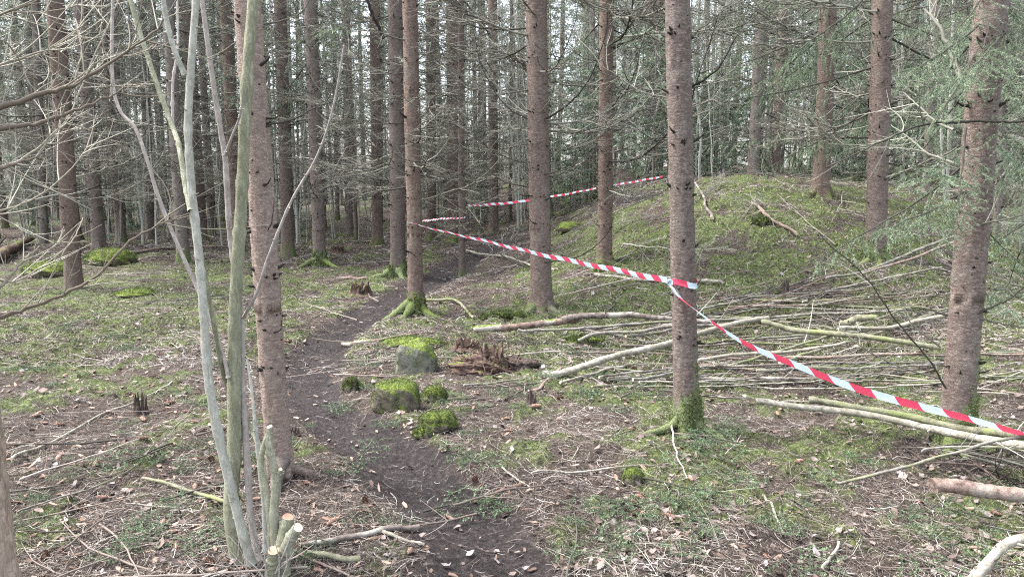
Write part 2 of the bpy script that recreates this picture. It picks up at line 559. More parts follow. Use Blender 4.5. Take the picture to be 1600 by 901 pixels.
def inst(src, name=None, parent=None, loc=(0, 0, 0), rot=(0, 0, 0), sc=(1, 1, 1)):
    c = bpy.data.objects.new(name or src.name.split('.')[0], src.data if hasattr(src, 'data') else src)
    COL.objects.link(c)
    c.location = tuple(map(float, loc)); c.rotation_euler = tuple(map(float, rot)); c.scale = tuple(map(float, sc))
    if parent is not None: c.parent = parent
    return c


def mesh_only(mb, name, mats, **kw):
    """build mesh data without leaving the object in the scene"""
    o = mb.build(name, mats, **kw)
    d = o.data
    bpy.data.objects.remove(o)
    return d


def spline(pts, n):
    """Catmull-Rom through pts (K,D) -> n points"""
    pts = np.asarray(pts, float)
    K = len(pts)
    if K == 2:
        t = np.linspace(0, 1, n)[:, None]
        return pts[0] * (1 - t) + pts[1] * t
    P = np.vstack([2 * pts[0] - pts[1], pts, 2 * pts[-1] - pts[-2]])
    u = np.linspace(0, K - 1 - 1e-6, n); i = u.astype(int); f = (u - i)[:, None]
    p0, p1, p2, p3 = P[i], P[i + 1], P[i + 2], P[i + 3]
    return .5 * ((2 * p1) + (p2 - p0) * f + (2 * p0 - 5 * p1 + 4 * p2 - p3) * f ** 2 + (3 * p1 - p0 - 3 * p2 + p3) * f ** 3)


# ------------------------------------------------------------------ the ground
def axis(lo_far, lo, hi, hi_far, fine, grow=1.16, cap=3.0):
    mid = np.arange(lo, hi, fine)
    up = [hi]; s = fine
    while up[-1] < hi_far: s = min(s * grow, cap); up.append(up[-1] + s)
    dn = [lo]; s = fine
    while dn[-1] > lo_far: s = min(s * grow, cap); dn.append(dn[-1] - s)
    return np.array(dn[:0:-1] + list(mid) + up)


xs = axis(-120, -4.5, 5.5, 120, .028)
ys = axis(-40, 2.0, 11.0, 140, .03)
GX, GY = np.meshgrid(xs, ys)
GZ = hh(GX, GY)
gp = path_mask(GX, GY); gm = moss_mask(GX, GY)
V = np.stack([GX.ravel(), GY.ravel(), GZ.ravel()], 1)
ni, nj = GX.shape
idx = np.arange(ni * nj).reshape(ni, nj)
FQ = np.stack([idx[:-1, :-1], idx[:-1, 1:], idx[1:, 1:], idx[1:, :-1]], -1).reshape(-1, 4)
onp = gp.ravel()[FQ].mean(1) > .5


def sheet(name, sel):
    used, inv = np.unique(FQ[sel], return_inverse=True)
    mb = MB(); mb.add(V[used], inv.reshape(-1, 4), .5, 0, gm.ravel()[used] + 1e-4)
    o = mb.build(name, 'ground')
    a = o.data.attributes.new('path', 'FLOAT', 'POINT'); a.data.foreach_set('value', gp.ravel()[used].astype(np.float32))
    tag(o, kind='structure')
    return o


tag(sheet('ground', ~onp), 'forest floor of brown needles, twigs and green moss')
tag(sheet('path', onp), 'narrow dark trodden earth path winding between the spruces')


# ------------------------------------------------------------------ ground cover (nobody could count it)
def scatter(n, y0, y1, power=1.0, xw=.86, extra=.6):
    """points in the ground wedge the camera sees plus a margin, denser near the camera"""
    u = rng.random(n)
    y = (y0 ** (1 - power) + u * (y1 ** (1 - power) - y0 ** (1 - power))) ** (1 / (1 - power)) if power != 1 else y0 * (y1 / y0) ** u
    x = rng.uniform(-1, 1, n) * (xw * y + extra)
    return x, y


def litter():
    mb = MB()
    for (n, y0, y1, L0, L1, r0, r1, pw) in [(85000, 2.2, 7.5, .02, .10, .0006, .0014, 1.2), (12000, 2.2, 10, .08, .24, .0009, .0019, 1.0),
                                            (62000, 6.0, 16, .04, .22, .0014, .0030, 1.0), (12000, 13, 28, .15, .6, .003, .006, 1.0)]:
        x, y = scatter(n, y0, y1, pw)
        pm = path_mask(x, y)
        keep = rng.random(n) > pm * .93 + .35 * moss_mask(x, y)
        x = x[keep]; y = y[keep]; n = len(x)
        L = L0 + (L1 - L0) * rng.random(n) ** 2
        a = rng.uniform(0, 2 * PI, n); bend = rng.normal(0, .5, n)
        t = np.linspace(-.5, .5, 4)
        ang = a[:, None] + bend[:, None] * t[None] * 2
        X = x[:, None] + L[:, None] * t * np.cos(ang); Y = y[:, None] + L[:, None] * t * np.sin(ang)
        tilt = rng.normal(0, .12, n)
        Z = hh(X, Y) + .004 + .5 * r1 + np.abs(rng.normal(0, .006, n))[:, None] + (t[None] * L[:, None] * tilt[:, None]) + .02 * L[:, None]
        P = np.stack([X, Y, Z], -1)
        r = rng.uniform(r0, r1, n)[:, None] * np.array([1, 1, .9, .6])
        val = np.clip(rng.beta(1.6, 1.5, n) + .35 * pn(x * 1.1, y * 1.1) + .2 * pn(x * 5, y * 5), 0, 1)
        mb.tubes(P, r, 3, val)
    o = mb.build('forest_litter', 'litter')
    tag(o, 'brown and pale tangle of dry needles and fine twigs covering the floor', 'litter', kind='stuff')


def moss():
    mb = MB()
    for (n, y0, y1, h, w, pw) in [(150000, 2.2, 8, .016, .0032, 1.3), (130000, 6, 17, .030, .0060, 1.0), (16000, 16, 30, .04, .02, 1.0)]:
        x, y = scatter(n, y0, y1, pw)
        mm = moss_mask(x, y)
        keep = rng.random(n) < mm * (.55 + .9 * (pn(x * 12, y * 12) + .3))
        x = x[keep]; y = y[keep]; n = len(x)
        z = hh(x, y)
        C = np.stack([x, y, z - .002], -1)
        a = rng.uniform(0, 2 * PI, n)
        hgt = h * rng.uniform(.4, 1.3, n)
        d = np.stack([np.cos(a), np.sin(a), np.zeros(n)], -1)
        b = rng.uniform(0, 2 * PI, n)
        tip = C + np.stack([np.cos(b) * .6, np.sin(b) * .6, np.ones(n)], -1) * hgt[:, None]
        ww = (w * rng.uniform(.6, 1.4, n))[:, None]
        Vt = np.stack([C - d * ww, C + d * ww, tip], 1)
        val = np.clip(.52 + .7 * pn(x * 3, y * 3) + .3 * pn(x * 13, y * 13) + rng.normal(0, .16, n), 0, 1)
        mb.add(Vt.reshape(-1, 3), np.arange(n * 3).reshape(-1, 3), np.repeat(val, 3))
    o = mb.build('moss_carpet', 'moss_blade')
    tag(o, 'yellow-green moss growing in patches over the forest floor', 'moss', kind='stuff')


def leaves():
    mb = MB()
    for (n, y0, y1, s0, s1, pw) in [(6500, 2.2, 7, .008, .027, 1.2), (6500, 5, 14, .014, .034, 1.0), (2500, 12, 26, .02, .05, 1.0)]:
        x, y = scatter(n, y0, y1, pw)
        dens = .30 + .5 * S((x + .2) / 1.4) + 1.1 * pn(x * .9, y * .9) + .5 * pn(x * 3, y * 3)
        keep = rng.random(n) < dens * (1 - .75 * path_mask(x, y))
        x = x[keep]; y = y[keep]; n = len(x)
        a = rng.uniform(0, 2 * PI, n); s = s0 + (s1 - s0) * rng.random(n) ** 1.7
        # leaf: 3x5 grid, pointed and curled
        us = np.linspace(-1, 1, 6); wv = np.array([.08, .62, .95, .85, .5, .04])
        grid = []
        for i, u in enumerate(us):
            for w_ in (-1, 0, 1): grid.append((u, w_ * wv[i] * .62))
        grid = np.array(grid)
        curl = rng.uniform(-.5, 1.3, n); fold = rng.uniform(0, .8, n)
        lx = grid[:, 0][None] * s[:, None]; ly = grid[:, 1][None] * s[:, None] * (1 + .15 * rng.normal(size=(n, 18)))
        lz = (curl[:, None] * grid[:, 0] ** 2 * .5 + fold[:, None] * np.abs(grid[:, 1]) * .6 + .08 * rng.normal(size=(n, 18))) * s[:, None]
        tx = rng.normal(0, .35, n)[:, None]; ty = rng.normal(0, .35, n)[:, None]
        lz = lz + tx * lx + ty * ly
        X = x[:, None] + lx * np.cos(a)[:, None] - ly * np.sin(a)[:, None]
        Y = y[:, None] + lx * np.sin(a)[:, None] + ly * np.cos(a)[:, None]
        Z = hh(x, y)[:, None] + .008 + .3 * s[:, None] + lz
        fq = np.array([[i * 3 + j, i * 3 + j + 1, i * 3 + j + 4, i * 3 + j + 3] for i in range(5) for j in range(2)])
        FF = (np.arange(n)[:, None, None] * 18 + fq[None]).reshape(-1, 4)
        mb.add(np.stack([X, Y, Z], -1).reshape(-1, 3), FF, np.repeat(np.clip(rng.beta(2, 1.6, n), 0, 1), 18))
    o = mb.build('fallen_leaves', 'leaf')
    tag(o, 'curled brown and grey dead leaves scattered over the floor', 'leaves', kind='stuff')


def chips():
    mb = MB()
    n = 5200
    x, y = scatter(n, 2.2, 9, 1.2)
    keep = rng.random(n) < (.30 + .7 * S((-x + .2) / 1.2)) * (1 - .6 * path_mask(x, y))
    x = x[keep]; y = y[keep]; n = len(x)
    a = rng.uniform(0, 2 * PI, n); l = rng.uniform(.006, .026, n); w = l * rng.uniform(.25, .5, n)
    corners = np.array([[-1, -.7], [-.2, -1], [1, -.5], [.8, .9], [-.3, 1], [-1.1, .4]])
    jit = 1 + .2 * rng.normal(size=(n, 6, 2))
    lx = corners[:, 0] * l[:, None] * jit[..., 0]; ly = corners[:, 1] * w[:, None] * jit[..., 1]
    lz = rng.normal(0, .25, (n, 1)) * lx + rng.normal(0, .25, (n, 1)) * ly
    X = x[:, None] + lx * np.cos(a)[:, None] - ly * np.sin(a)[:, None]
    Y = y[:, None] + lx * np.sin(a)[:, None] + ly * np.cos(a)[:, None]
    Z = hh(x, y)[:, None] + .008 + lz
    top = np.stack([X, Y, Z + .002], -1); bot = np.stack([X, Y, Z - .003], -1)
    VV = np.concatenate([top, bot], 1)
    F6 = (np.arange(n)[:, None] * 12 + np.arange(6)[None])
    side = np.array([[i, (i + 1) % 6, 6 + (i + 1) % 6, 6 + i] for i in range(6)])
    FS = (np.arange(n)[:, None, None] * 12 + side[None]).reshape(-1, 4)
    val = np.repeat(rng.random(n), 12)
    mb.add(VV.reshape(-1, 3), FS, val)
    mb.f.append((F6, 0))
    o = mb.build('bark_debris', 'bark_chip', smooth=False)
    tag(o, 'reddish brown bark flakes and cone scales strewn on the floor', 'debris', kind='stuff')


litter(); moss(); leaves(); chips()


# ------------------------------------------------------------------ branch and needle generators
def unit(v):
    return v / (np.linalg.norm(v, axis=-1, keepdims=True) + 1e-9)


def branch_arrays(r_, L, droop=.25, up=.5, nt_=16, sub=3, base_r=.009, twl=.36):
    """dead spruce bough along +X from the origin. returns list of (P,R) groups"""
    t = np.linspace(0, 1, 14)
    w = np.cumsum(r_.normal(0, .02, (14, 2)), 0) * L * .35
    P = np.stack([L * t * (1 - .05 * t), w[:, 0], L * (-droop * t + up * t ** 2.2) + w[:, 1]], -1); P[0] = 0
    Rr = base_r * (1 - .88 * t) ** .9 + .0012
    out = [(P[None], Rr[None])]
    tw = []; twr = []; tt = np.linspace(0, 1, 7)
    for i in range(nt_):
        s = r_.uniform(.12, .97)
        f = s * 13; k = int(f); q = P[k] * (1 - (f - k)) + P[min(k + 1, 13)] * (f - k)
        side = 1 if i % 2 else -1
        ang = side * R(r_.uniform(28, 68))
        l = L * twl * r_.uniform(.35, 1.15) * (1.1 - s * .65)
        d = np.array([math.cos(ang), math.sin(ang), r_.uniform(-.35, .2)])
        bend = r_.uniform(-.25, .45)
        lat = np.array([-math.sin(ang), math.cos(ang), 0]) * -side * r_.uniform(0, .45)
        Q = q + l * (tt[:, None] * d + (tt ** 2)[:, None] * (np.array([0, 0, bend]) + lat)) + np.cumsum(r_.normal(0, .008, (7, 3)), 0) * l
        tw.append(Q); twr.append((.0044 * (1 - .72 * tt) + .0012) * (base_r / .009) ** .6)
    if tw:
        out.append((np.array(tw), np.array(twr)))
    st = []; sr = []; ts = np.linspace(0, 1, 4)
    for Q in tw:
        for j in range(sub):
            k = r_.integers(1, 6); q = Q[k]
            d = unit(unit(Q[k + 1 if k < 6 else k] - Q[k - 1]) + r_.normal(0, .55, 3) * np.array([1, 1, .5]))
            l = L * .13 * r_.uniform(.3, 1.2)
            st.append(q + l * (ts[:, None] * d + (ts ** 2)[:, None] * np.array([0, 0, r_.uniform(-.2, .35)])))
            sr.append(.0022 * (1 - .5 * ts))
    if st:
        out.append((np.array(st), np.array(sr)))
    return out


def dead_branch_mesh(seed, L, ks=(7, 4, 3), v0=.1, v1=.9, **kw):
    r_ = np.random.default_rng(seed)
    mb = MB()
    for i, (P, Rr) in enumerate(branch_arrays(r_, L, **kw)):
        lo = [v0, v0 + (v1 - v0) * .35, v0 + (v1 - v0) * .55][i]
        mb.tubes(P, Rr, ks[i], lo + (v1 - lo) * r_.random(len(P)))
    return mesh_only(mb, 'branch', 'dead_twig')


def needles_on(mb, r_, A, D, L, spacing=.003, nl=.015, nw=.0011, mat=0, vlo=.2, vhi=.9, flat=.6, shoot_r=.0012, smat=1):
    """A (m,3) starts, D (m,3) unit dirs, L (m) lengths: shoots with needles"""
    m = len(A)
    cnt = np.maximum((L / spacing).astype(int), 3)
    own = np.repeat(np.arange(m), cnt); n = len(own)
    t = r_.random(n)
    base = A[own] + D[own] * (L[own] * t)[:, None]
    rv = r_.normal(0, 1, (n, 3)); rv[:, 2] *= flat
    perp = unit(rv - (rv * D[own]).sum(1, keepdims=True) * D[own])
    d = unit(D[own] * r_.uniform(.5, 1.1, n)[:, None] + perp)
    ln = nl * r_.uniform(.7, 1.15, n) * (1 - .35 * t)
    side = unit(np.cross(d, r_.normal(0, 1, (n, 3))))
    Vt = np.stack([base - side * nw, base + side * nw, base + d * ln[:, None]], 1)
    sv_ = r_.uniform(vlo, vhi, m)
    mb.add(Vt.reshape(-1, 3), np.arange(n * 3).reshape(-1, 3), np.repeat(np.clip(sv_[own] + r_.normal(0, .08, n), 0, 1), 3), mat)
    P = np.stack([A, A + D * L[:, None]], 1)
    mb.tubes(P, np.tile([shoot_r, shoot_r * .6], (m, 1)), 3, r_.random(m) * .6, smat)


def live_branch_mesh(seed, L, hang=.3, mats=('needle', 'dead_twig'), bare=.2, spacing=.0014, nl=.019, nw=.0017, lat=.34, name='branch', droop=.15, up=.12):
    r_ = np.random.default_rng(seed)
    mb = MB()
    t = np.linspace(0, 1, 12)
    w = np.cumsum(r_.normal(0, .02, (12, 2)), 0) * L * .3
    P = np.stack([L * t, w[:, 0], L * (-droop * t + up * t ** 2) + w[:, 1] * .5], -1); P[0] = 0
    mb.tubes(P, .0075 * (1 - .85 * t) * (L / 1.2) ** .5 + .0012, 6, [.25], 1)
    A = []; D = []; Ls = []
    s = bare; i = 0
    while s < .99:
        f = s * 11; k = int(f); q = P[k] * (1 - (f - k)) + P[k + 1] * (f - k)
        tdir = unit(P[k + 1] - P[k])
        side = 1 if i % 2 else -1
        l = L * lat * (1.15 - s) * r_.uniform(.6, 1.2) + .04
        ang = side * R(r_.uniform(42, 65))
        d = unit(np.array([tdir[0] * math.cos(ang) - tdir[1] * math.sin(ang), tdir[0] * math.sin(ang) + tdir[1] * math.cos(ang), tdir[2] - hang * r_.uniform(.3, 1.4)]))
        # lateral made of 3 chained shoots, each with side shoots
        nseg = max(1, int(l / .07)); p = q.copy(); dd = d.copy()
        for j in range(nseg):
            sl = l / nseg
            A.append(p.copy()); D.append(dd.copy()); Ls.append(sl)
            p = p + dd * sl
            for sgn in (-1, 1):
                if r_.random() < .62:
                    sa = sgn * R(r_.uniform(35, 60))
                    sd_ = unit(np.array([dd[0] * math.cos(sa) - dd[1] * math.sin(sa), dd[0] * math.sin(sa) + dd[1] * math.cos(sa), dd[2] - hang * .3]))
                    A.append(p - dd * sl * .4); D.append(sd_); Ls.append(sl * r_.uniform(.5, 1.1) * (1 - .5 * j / nseg))
            dd = unit(dd + np.array([0, 0, -hang * .25]) + r_.normal(0, .08, 3))
        s += r_.uniform(.045, .085) / max(L, .5); i += 1
    # needles along the leader's tip
    for k in range(int(bare * 11) + 1, 11):
        A.append(P[k]); D.append(unit(P[k + 1] - P[k])); Ls.append(float(np.linalg.norm(P[k + 1] - P[k])))
    needles_on(mb, r_, np.array(A), np.array(D), np.array(Ls), spacing, nl, nw)
    return mesh_only(mb, name, list(mats))


# ------------------------------------------------------------------ trunks
def trunk_mb(H, d, seed, sides=28, dz=.05, flare=.5, lobes=5, moss_h=.2, moss_amt=1.0, stubs=True, lean=(0, 0), bow=0.0, top=None, taper=.018, stub_len=.022, stub_from=.25, rough=.012, moss_side=None):
    r_ = np.random.default_rng(seed)
    mb = MB()
    zs = np.concatenate([np.arange(-.18, .9, min(dz, .035) if dz < .2 else dz), np.arange(.9, H, max(dz, .05)), [H]])
    th = np.arange(sides) * 2 * PI / sides
    r0 = d / 2
    rz = r0 * np.maximum(1 - taper * 4 * zs / max(d * 10, 1) * .5, .25)
    ph = r_.uniform(0, 6.28)
    lob = (.55 + .45 * np.cos(lobes * th + ph) + .25 * np.cos((lobes - 2) * th + ph * 2))
    fl = np.exp(-np.maximum(zs, -.1) / (.10 + d * .12))
    Rr = rz[:, None] * (1 + flare * fl[:, None] * np.clip(lob, .1, 2)[None, :])
    nz = pn(th[None] * 0 + np.cos(th)[None] * 2.2 + seed, zs[:, None] * 3.0 + np.sin(th)[None] * 2.2)
    nz2 = pn(np.cos(th)[None] * 9 + seed, zs[:, None] * 16 + np.sin(th)[None] * 9)
    Rr = Rr * (1 + rough * 2.6 * nz) + rough * .45 * nz2
    if sides > 20: Rr = Rr + .0022 * r_.normal(size=Rr.shape)
    # whorl swellings
    wh = np.arange(.45 + r_.uniform(0, .3), H, r_.uniform(.24, .32)) if stubs else []
    for w in wh:
        Rr *= 1 + .022 * np.exp(-((zs - w) / .035) ** 2)[:, None]
    wob_ = .012 * pn(zs * .9 + seed * 3.1, zs * 0 + seed) * np.clip(zs, 0, 1)
    sx = lean[0] * zs + wob_ + bow * np.sin(zs / H * PI) ; sy = lean[1] * zs
    X = Rr * np.cos(th) + sx[:, None]; Y = Rr * np.sin(th) + sy[:, None]; Z = np.repeat(zs[:, None], sides, 1)
    n, k = X.shape
    idx = np.arange(n * k).reshape(n, k)
    a = idx[:-1]; b = idx[1:]
    FQ_ = np.stack([a, np.roll(a, -1, 1), np.roll(b, -1, 1), b], -1).reshape(-1, 4)
    mossv = moss_amt * np.clip(1.15 - np.maximum(zs, 0) / moss_h, 0, 1)[:, None] * (.55 + .45 * np.clip(lob, 0, 1))[None, :]
    if moss_side is not None:
        mossv = mossv + .5 * moss_amt * np.clip(np.cos(th - moss_side), 0, 1)[None] * np.clip(1 - np.maximum(zs, 0) / (moss_h * 6), 0, 1)[:, None]
    # top skin of old moss value must be >0 somewhere so the attribute exists
    mb.add(np.stack([X, Y, Z], -1).reshape(-1, 3), FQ_, .5, 0, np.clip(mossv, 1e-4, 1).ravel())
    def rad(z): return np.interp(z, zs, rz)
    if stubs:
        P = []; RR = []
        for w in wh:
            for q in range(r_.integers(6, 11)):
                z = w + r_.normal(0, .022)
                if z < stub_from or z > H - .1: continue
                a_ = r_.uniform(0, 2 * PI); rr = rad(z)
                L = stub_len * r_.uniform(.6, 1.6) if r_.random() > .12 else stub_len * r_.uniform(2, 5)
                d3 = np.array([math.cos(a_), math.sin(a_), r_.uniform(-.25, .5)])
                c = np.array([rr * .93 * math.cos(a_) + lean[0] * z + bow * math.sin(z / H * PI), rr * .93 * math.sin(a_) + lean[1] * z, z])
                P.append([c, c + d3 * (L * .6 + rr * .07), c + d3 * (L + rr * .07) + [0, 0, L * .15]]); s_ = r_.uniform(.55, 1.25)
                RR.append([.0110 * s_, .0062 * s_, .0030 * s_])
            for q in range(r_.integers(5, 10)):
                z = w + r_.uniform(.04, .38)
                if z < stub_from or z > H - .1: continue
                a_ = r_.uniform(0, 2 * PI); rr = rad(z); L = stub_len * r_.uniform(.2, .6)
                d3 = np.array([math.cos(a_), math.sin(a_), r_.uniform(-.1, .4)])
                c = np.array([rr * .95 * math.cos(a_) + lean[0] * z + bow * math.sin(z / H * PI), rr * .95 * math.sin(a_) + lean[1] * z, z])
                P.append([c, c + d3 * L * .6, c + d3 * L]); RR.append([.0060, .0042, .0020])
        if P:
            mb.tubes(np.array(P), np.array(RR), 5, r_.random(len(P)) * .18, 1)
    return mb


# pixel -> tree placement: base pixel, picture width, distance, picture x at the top edge
def tree_geo(bx, by, w, topx, Y=None):
    if Y is None:
        g = hit(bx, by)
    else:
        g = at(bx, by, Y); g[2] = float(hh(g[0], g[1]))
    Y = g[1]
    dist = np.linalg.norm(at(bx, 300, Y) - np.array([0, 0, CAM_Z]))
    d = w * Y / F * .94
    top = at(topx, 0, Y)
    lean = (top[0] - g[0]) / (top[2] - g[2])
    return g, d, lean, top[2] - g[2]


BR = {}
for i in range(10):
    BR['dead%d' % i] = dead_branch_mesh(100 + i, 1.0 + .12 * i, droop=[.1, .25, .35, .2, .4, .15, .3, .1, .28, .22][i], up=[.45, .55, .6, .3, .75, .5, .35, .15, .5, .8][i],
                                        nt_=20 + i, sub=5, base_r=.0095)
for i in range(5):
    BR['bare%d' % i] = dead_branch_mesh(140 + i, .7 + .1 * i, droop=.1, up=.35 + .1 * i, nt_=4 + i, sub=2, base_r=.007, v0=0, v1=.5)
DEADKEYS = ['dead%d' % i for i in range(10)]
BAREKEYS = ['bare%d' % i for i in range(5)]


def put_branch(root, key, z, az, d, lean, scale=1.0, pitch=0.0, roll=0.0, name='branch'):
    r = d / 2 * .85
    o = bpy.data.objects.new(name, BR[key]); COL.objects.link(o); o.parent = root
    o.location = (r * math.cos(az) + lean * z, r * math.sin(az), z)
    o.rotation_euler = (roll, -pitch, az); o.scale = (scale, scale, scale)
    return o


def root_mesh(pts, rads, parent, name='root', mat='spruce_bark', moss_=.8):
    P = spline(pts, 16); Rr = np.interp(np.linspace(0, 1, 16), np.linspace(0, 1, len(rads)), rads)
    r_ = np.random.default_rng(int(abs(P[3, 0]) * 1000))
    mb = MB(); mb.tubes(P[None], (Rr * (1 + .12 * r_.normal(size=16)))[None], 9, [.5], 0, moss=[[moss_] * 16])
    return mb.build(name, [mat], parent)


def tree(spec):
    g, d, lean, H = tree_geo(*spec['geo'], Y=spec.get('Y'))
    root = empty('spruce_tree', g)
    tag(root, spec['label'], 'tree', spec.get('group', 'spruce trees standing around the path'))
    near = spec.get('near', 1)
    H2 = H + spec.get('extra', 1.6)
    kw = dict(sides=40 if near == 2 else 26, dz=.03 if near == 2 else .06, flare=spec.get('flare', .45), lobes=spec.get('lobes', 5), moss_h=spec.get('moss_h', .2),
              moss_amt=spec.get('moss', .9), lean=(lean, 0), stub_len=spec.get('stub', .028), taper=spec.get('taper', .018), moss_side=spec.get('mside'), rough=spec.get('rough', .012))
    mb = trunk_mb(H2, d, spec['seed'], **kw)
    mb.build('trunk', [spec.get('bark', 'spruce_bark'), 'dead_twig'], root)
    r_ = np.random.default_rng(spec['seed'] + 1000)
    nb = int(spec.get('branches', 14) * 1.55)
    z0, z1 = spec.get('bz', (1.0, H2 - .1))
    keys = BAREKEYS if spec.get('bare') else DEADKEYS
    for i in range(nb):
        z = z0 + (z1 - z0) * (i + r_.random()) / nb
        az = r_.uniform(0, 2 * PI)
        if spec.get('side') is not None:
            az = spec['side'] + r_.uniform(-1.3, 1.3)
        put_branch(root, keys[r_.integers(len(keys))], z, az, d, lean, spec.get('bs', 1.0) * r_.uniform(.55, 1.15), r_.uniform(-.15, .3), r_.normal(0, .3))
    spec['root'] = root; spec['d'] = d; spec['lean'] = lean; spec['g'] = g; spec['H'] = H2
    return spec


def limb_px(root, pts, Y, r0, r1=.002, val=.3, twigs=6, name='branch', mat='dead_twig', tl=.25, k=7, seed=1):
    """a limb whose course is read from the picture at depth Y (or a depth per point)"""
    Ys = [Y] * len(pts) if isinstance(Y, (int, float)) else list(np.interp(np.linspace(0, 1, len(pts)), np.linspace(0, 1, len(Y)), Y))
    W = np.array([at(p[0], p[1], y) for p, y in zip(pts, Ys)])
    P = spline(W, max(14, len(pts) * 5)); n = len(P)
    r_ = np.random.default_rng(seed)
    P[1:-1] += r_.normal(0, 1, (n - 2, 3)) * r0 * .25
    off = np.array(root.location) if root is not None else np.zeros(3)
    t = np.linspace(0, 1, n)
    mb = MB(); mb.tubes((P - off)[None], (r0 + (r1 - r0) * t ** .8)[None], k, [val], 0)
    Lt = np.linalg.norm(np.diff(P, axis=0), axis=1).sum()
    tw = []; rr = []; tt = np.linspace(0, 1, 7)
    for i in range(twigs):
        kx = r_.integers(2, n - 2); dirn = unit(P[kx + 1] - P[kx - 1])
        rv = r_.normal(0, 1, 3); perp = unit(rv - (rv @ dirn) * dirn)
        dd = unit(dirn * .8 + perp); l = tl * r_.uniform(.4, 1.3)
        tw.append(P[kx] - off + l * (tt[:, None] * dd + (tt ** 2)[:, None] * (r_.normal(0, .25, 3) + [0, 0, .15]))); rr.append(.0028 * (1 - .7 * tt))
    if tw:
        mb.tubes(np.array(tw), np.array(rr), 4, np.clip(val + .2 + .4 * r_.random(len(tw)), 0, 1), 0)
        st = []; sr = []
        for Q in tw:
            for j in range(3):
                q = Q[r_.integers(1, 6)]; dd = unit(unit(Q[-1] - Q[0]) + r_.normal(0, .7, 3)); l = tl * .35 * r_.uniform(.4, 1.3); ts = np.linspace(0, 1, 4)
                st.append(q + l * (ts[:, None] * dd + (ts ** 2)[:, None] * [0, 0, .2])); sr.append(.0015 * (1 - .5 * ts))
        mb.tubes(np.array(st), np.array(sr), 3, np.clip(val + .2 + .5 * r_.random(len(st)), 0, 1), 0)
    return mb.build(name, [mat], root)


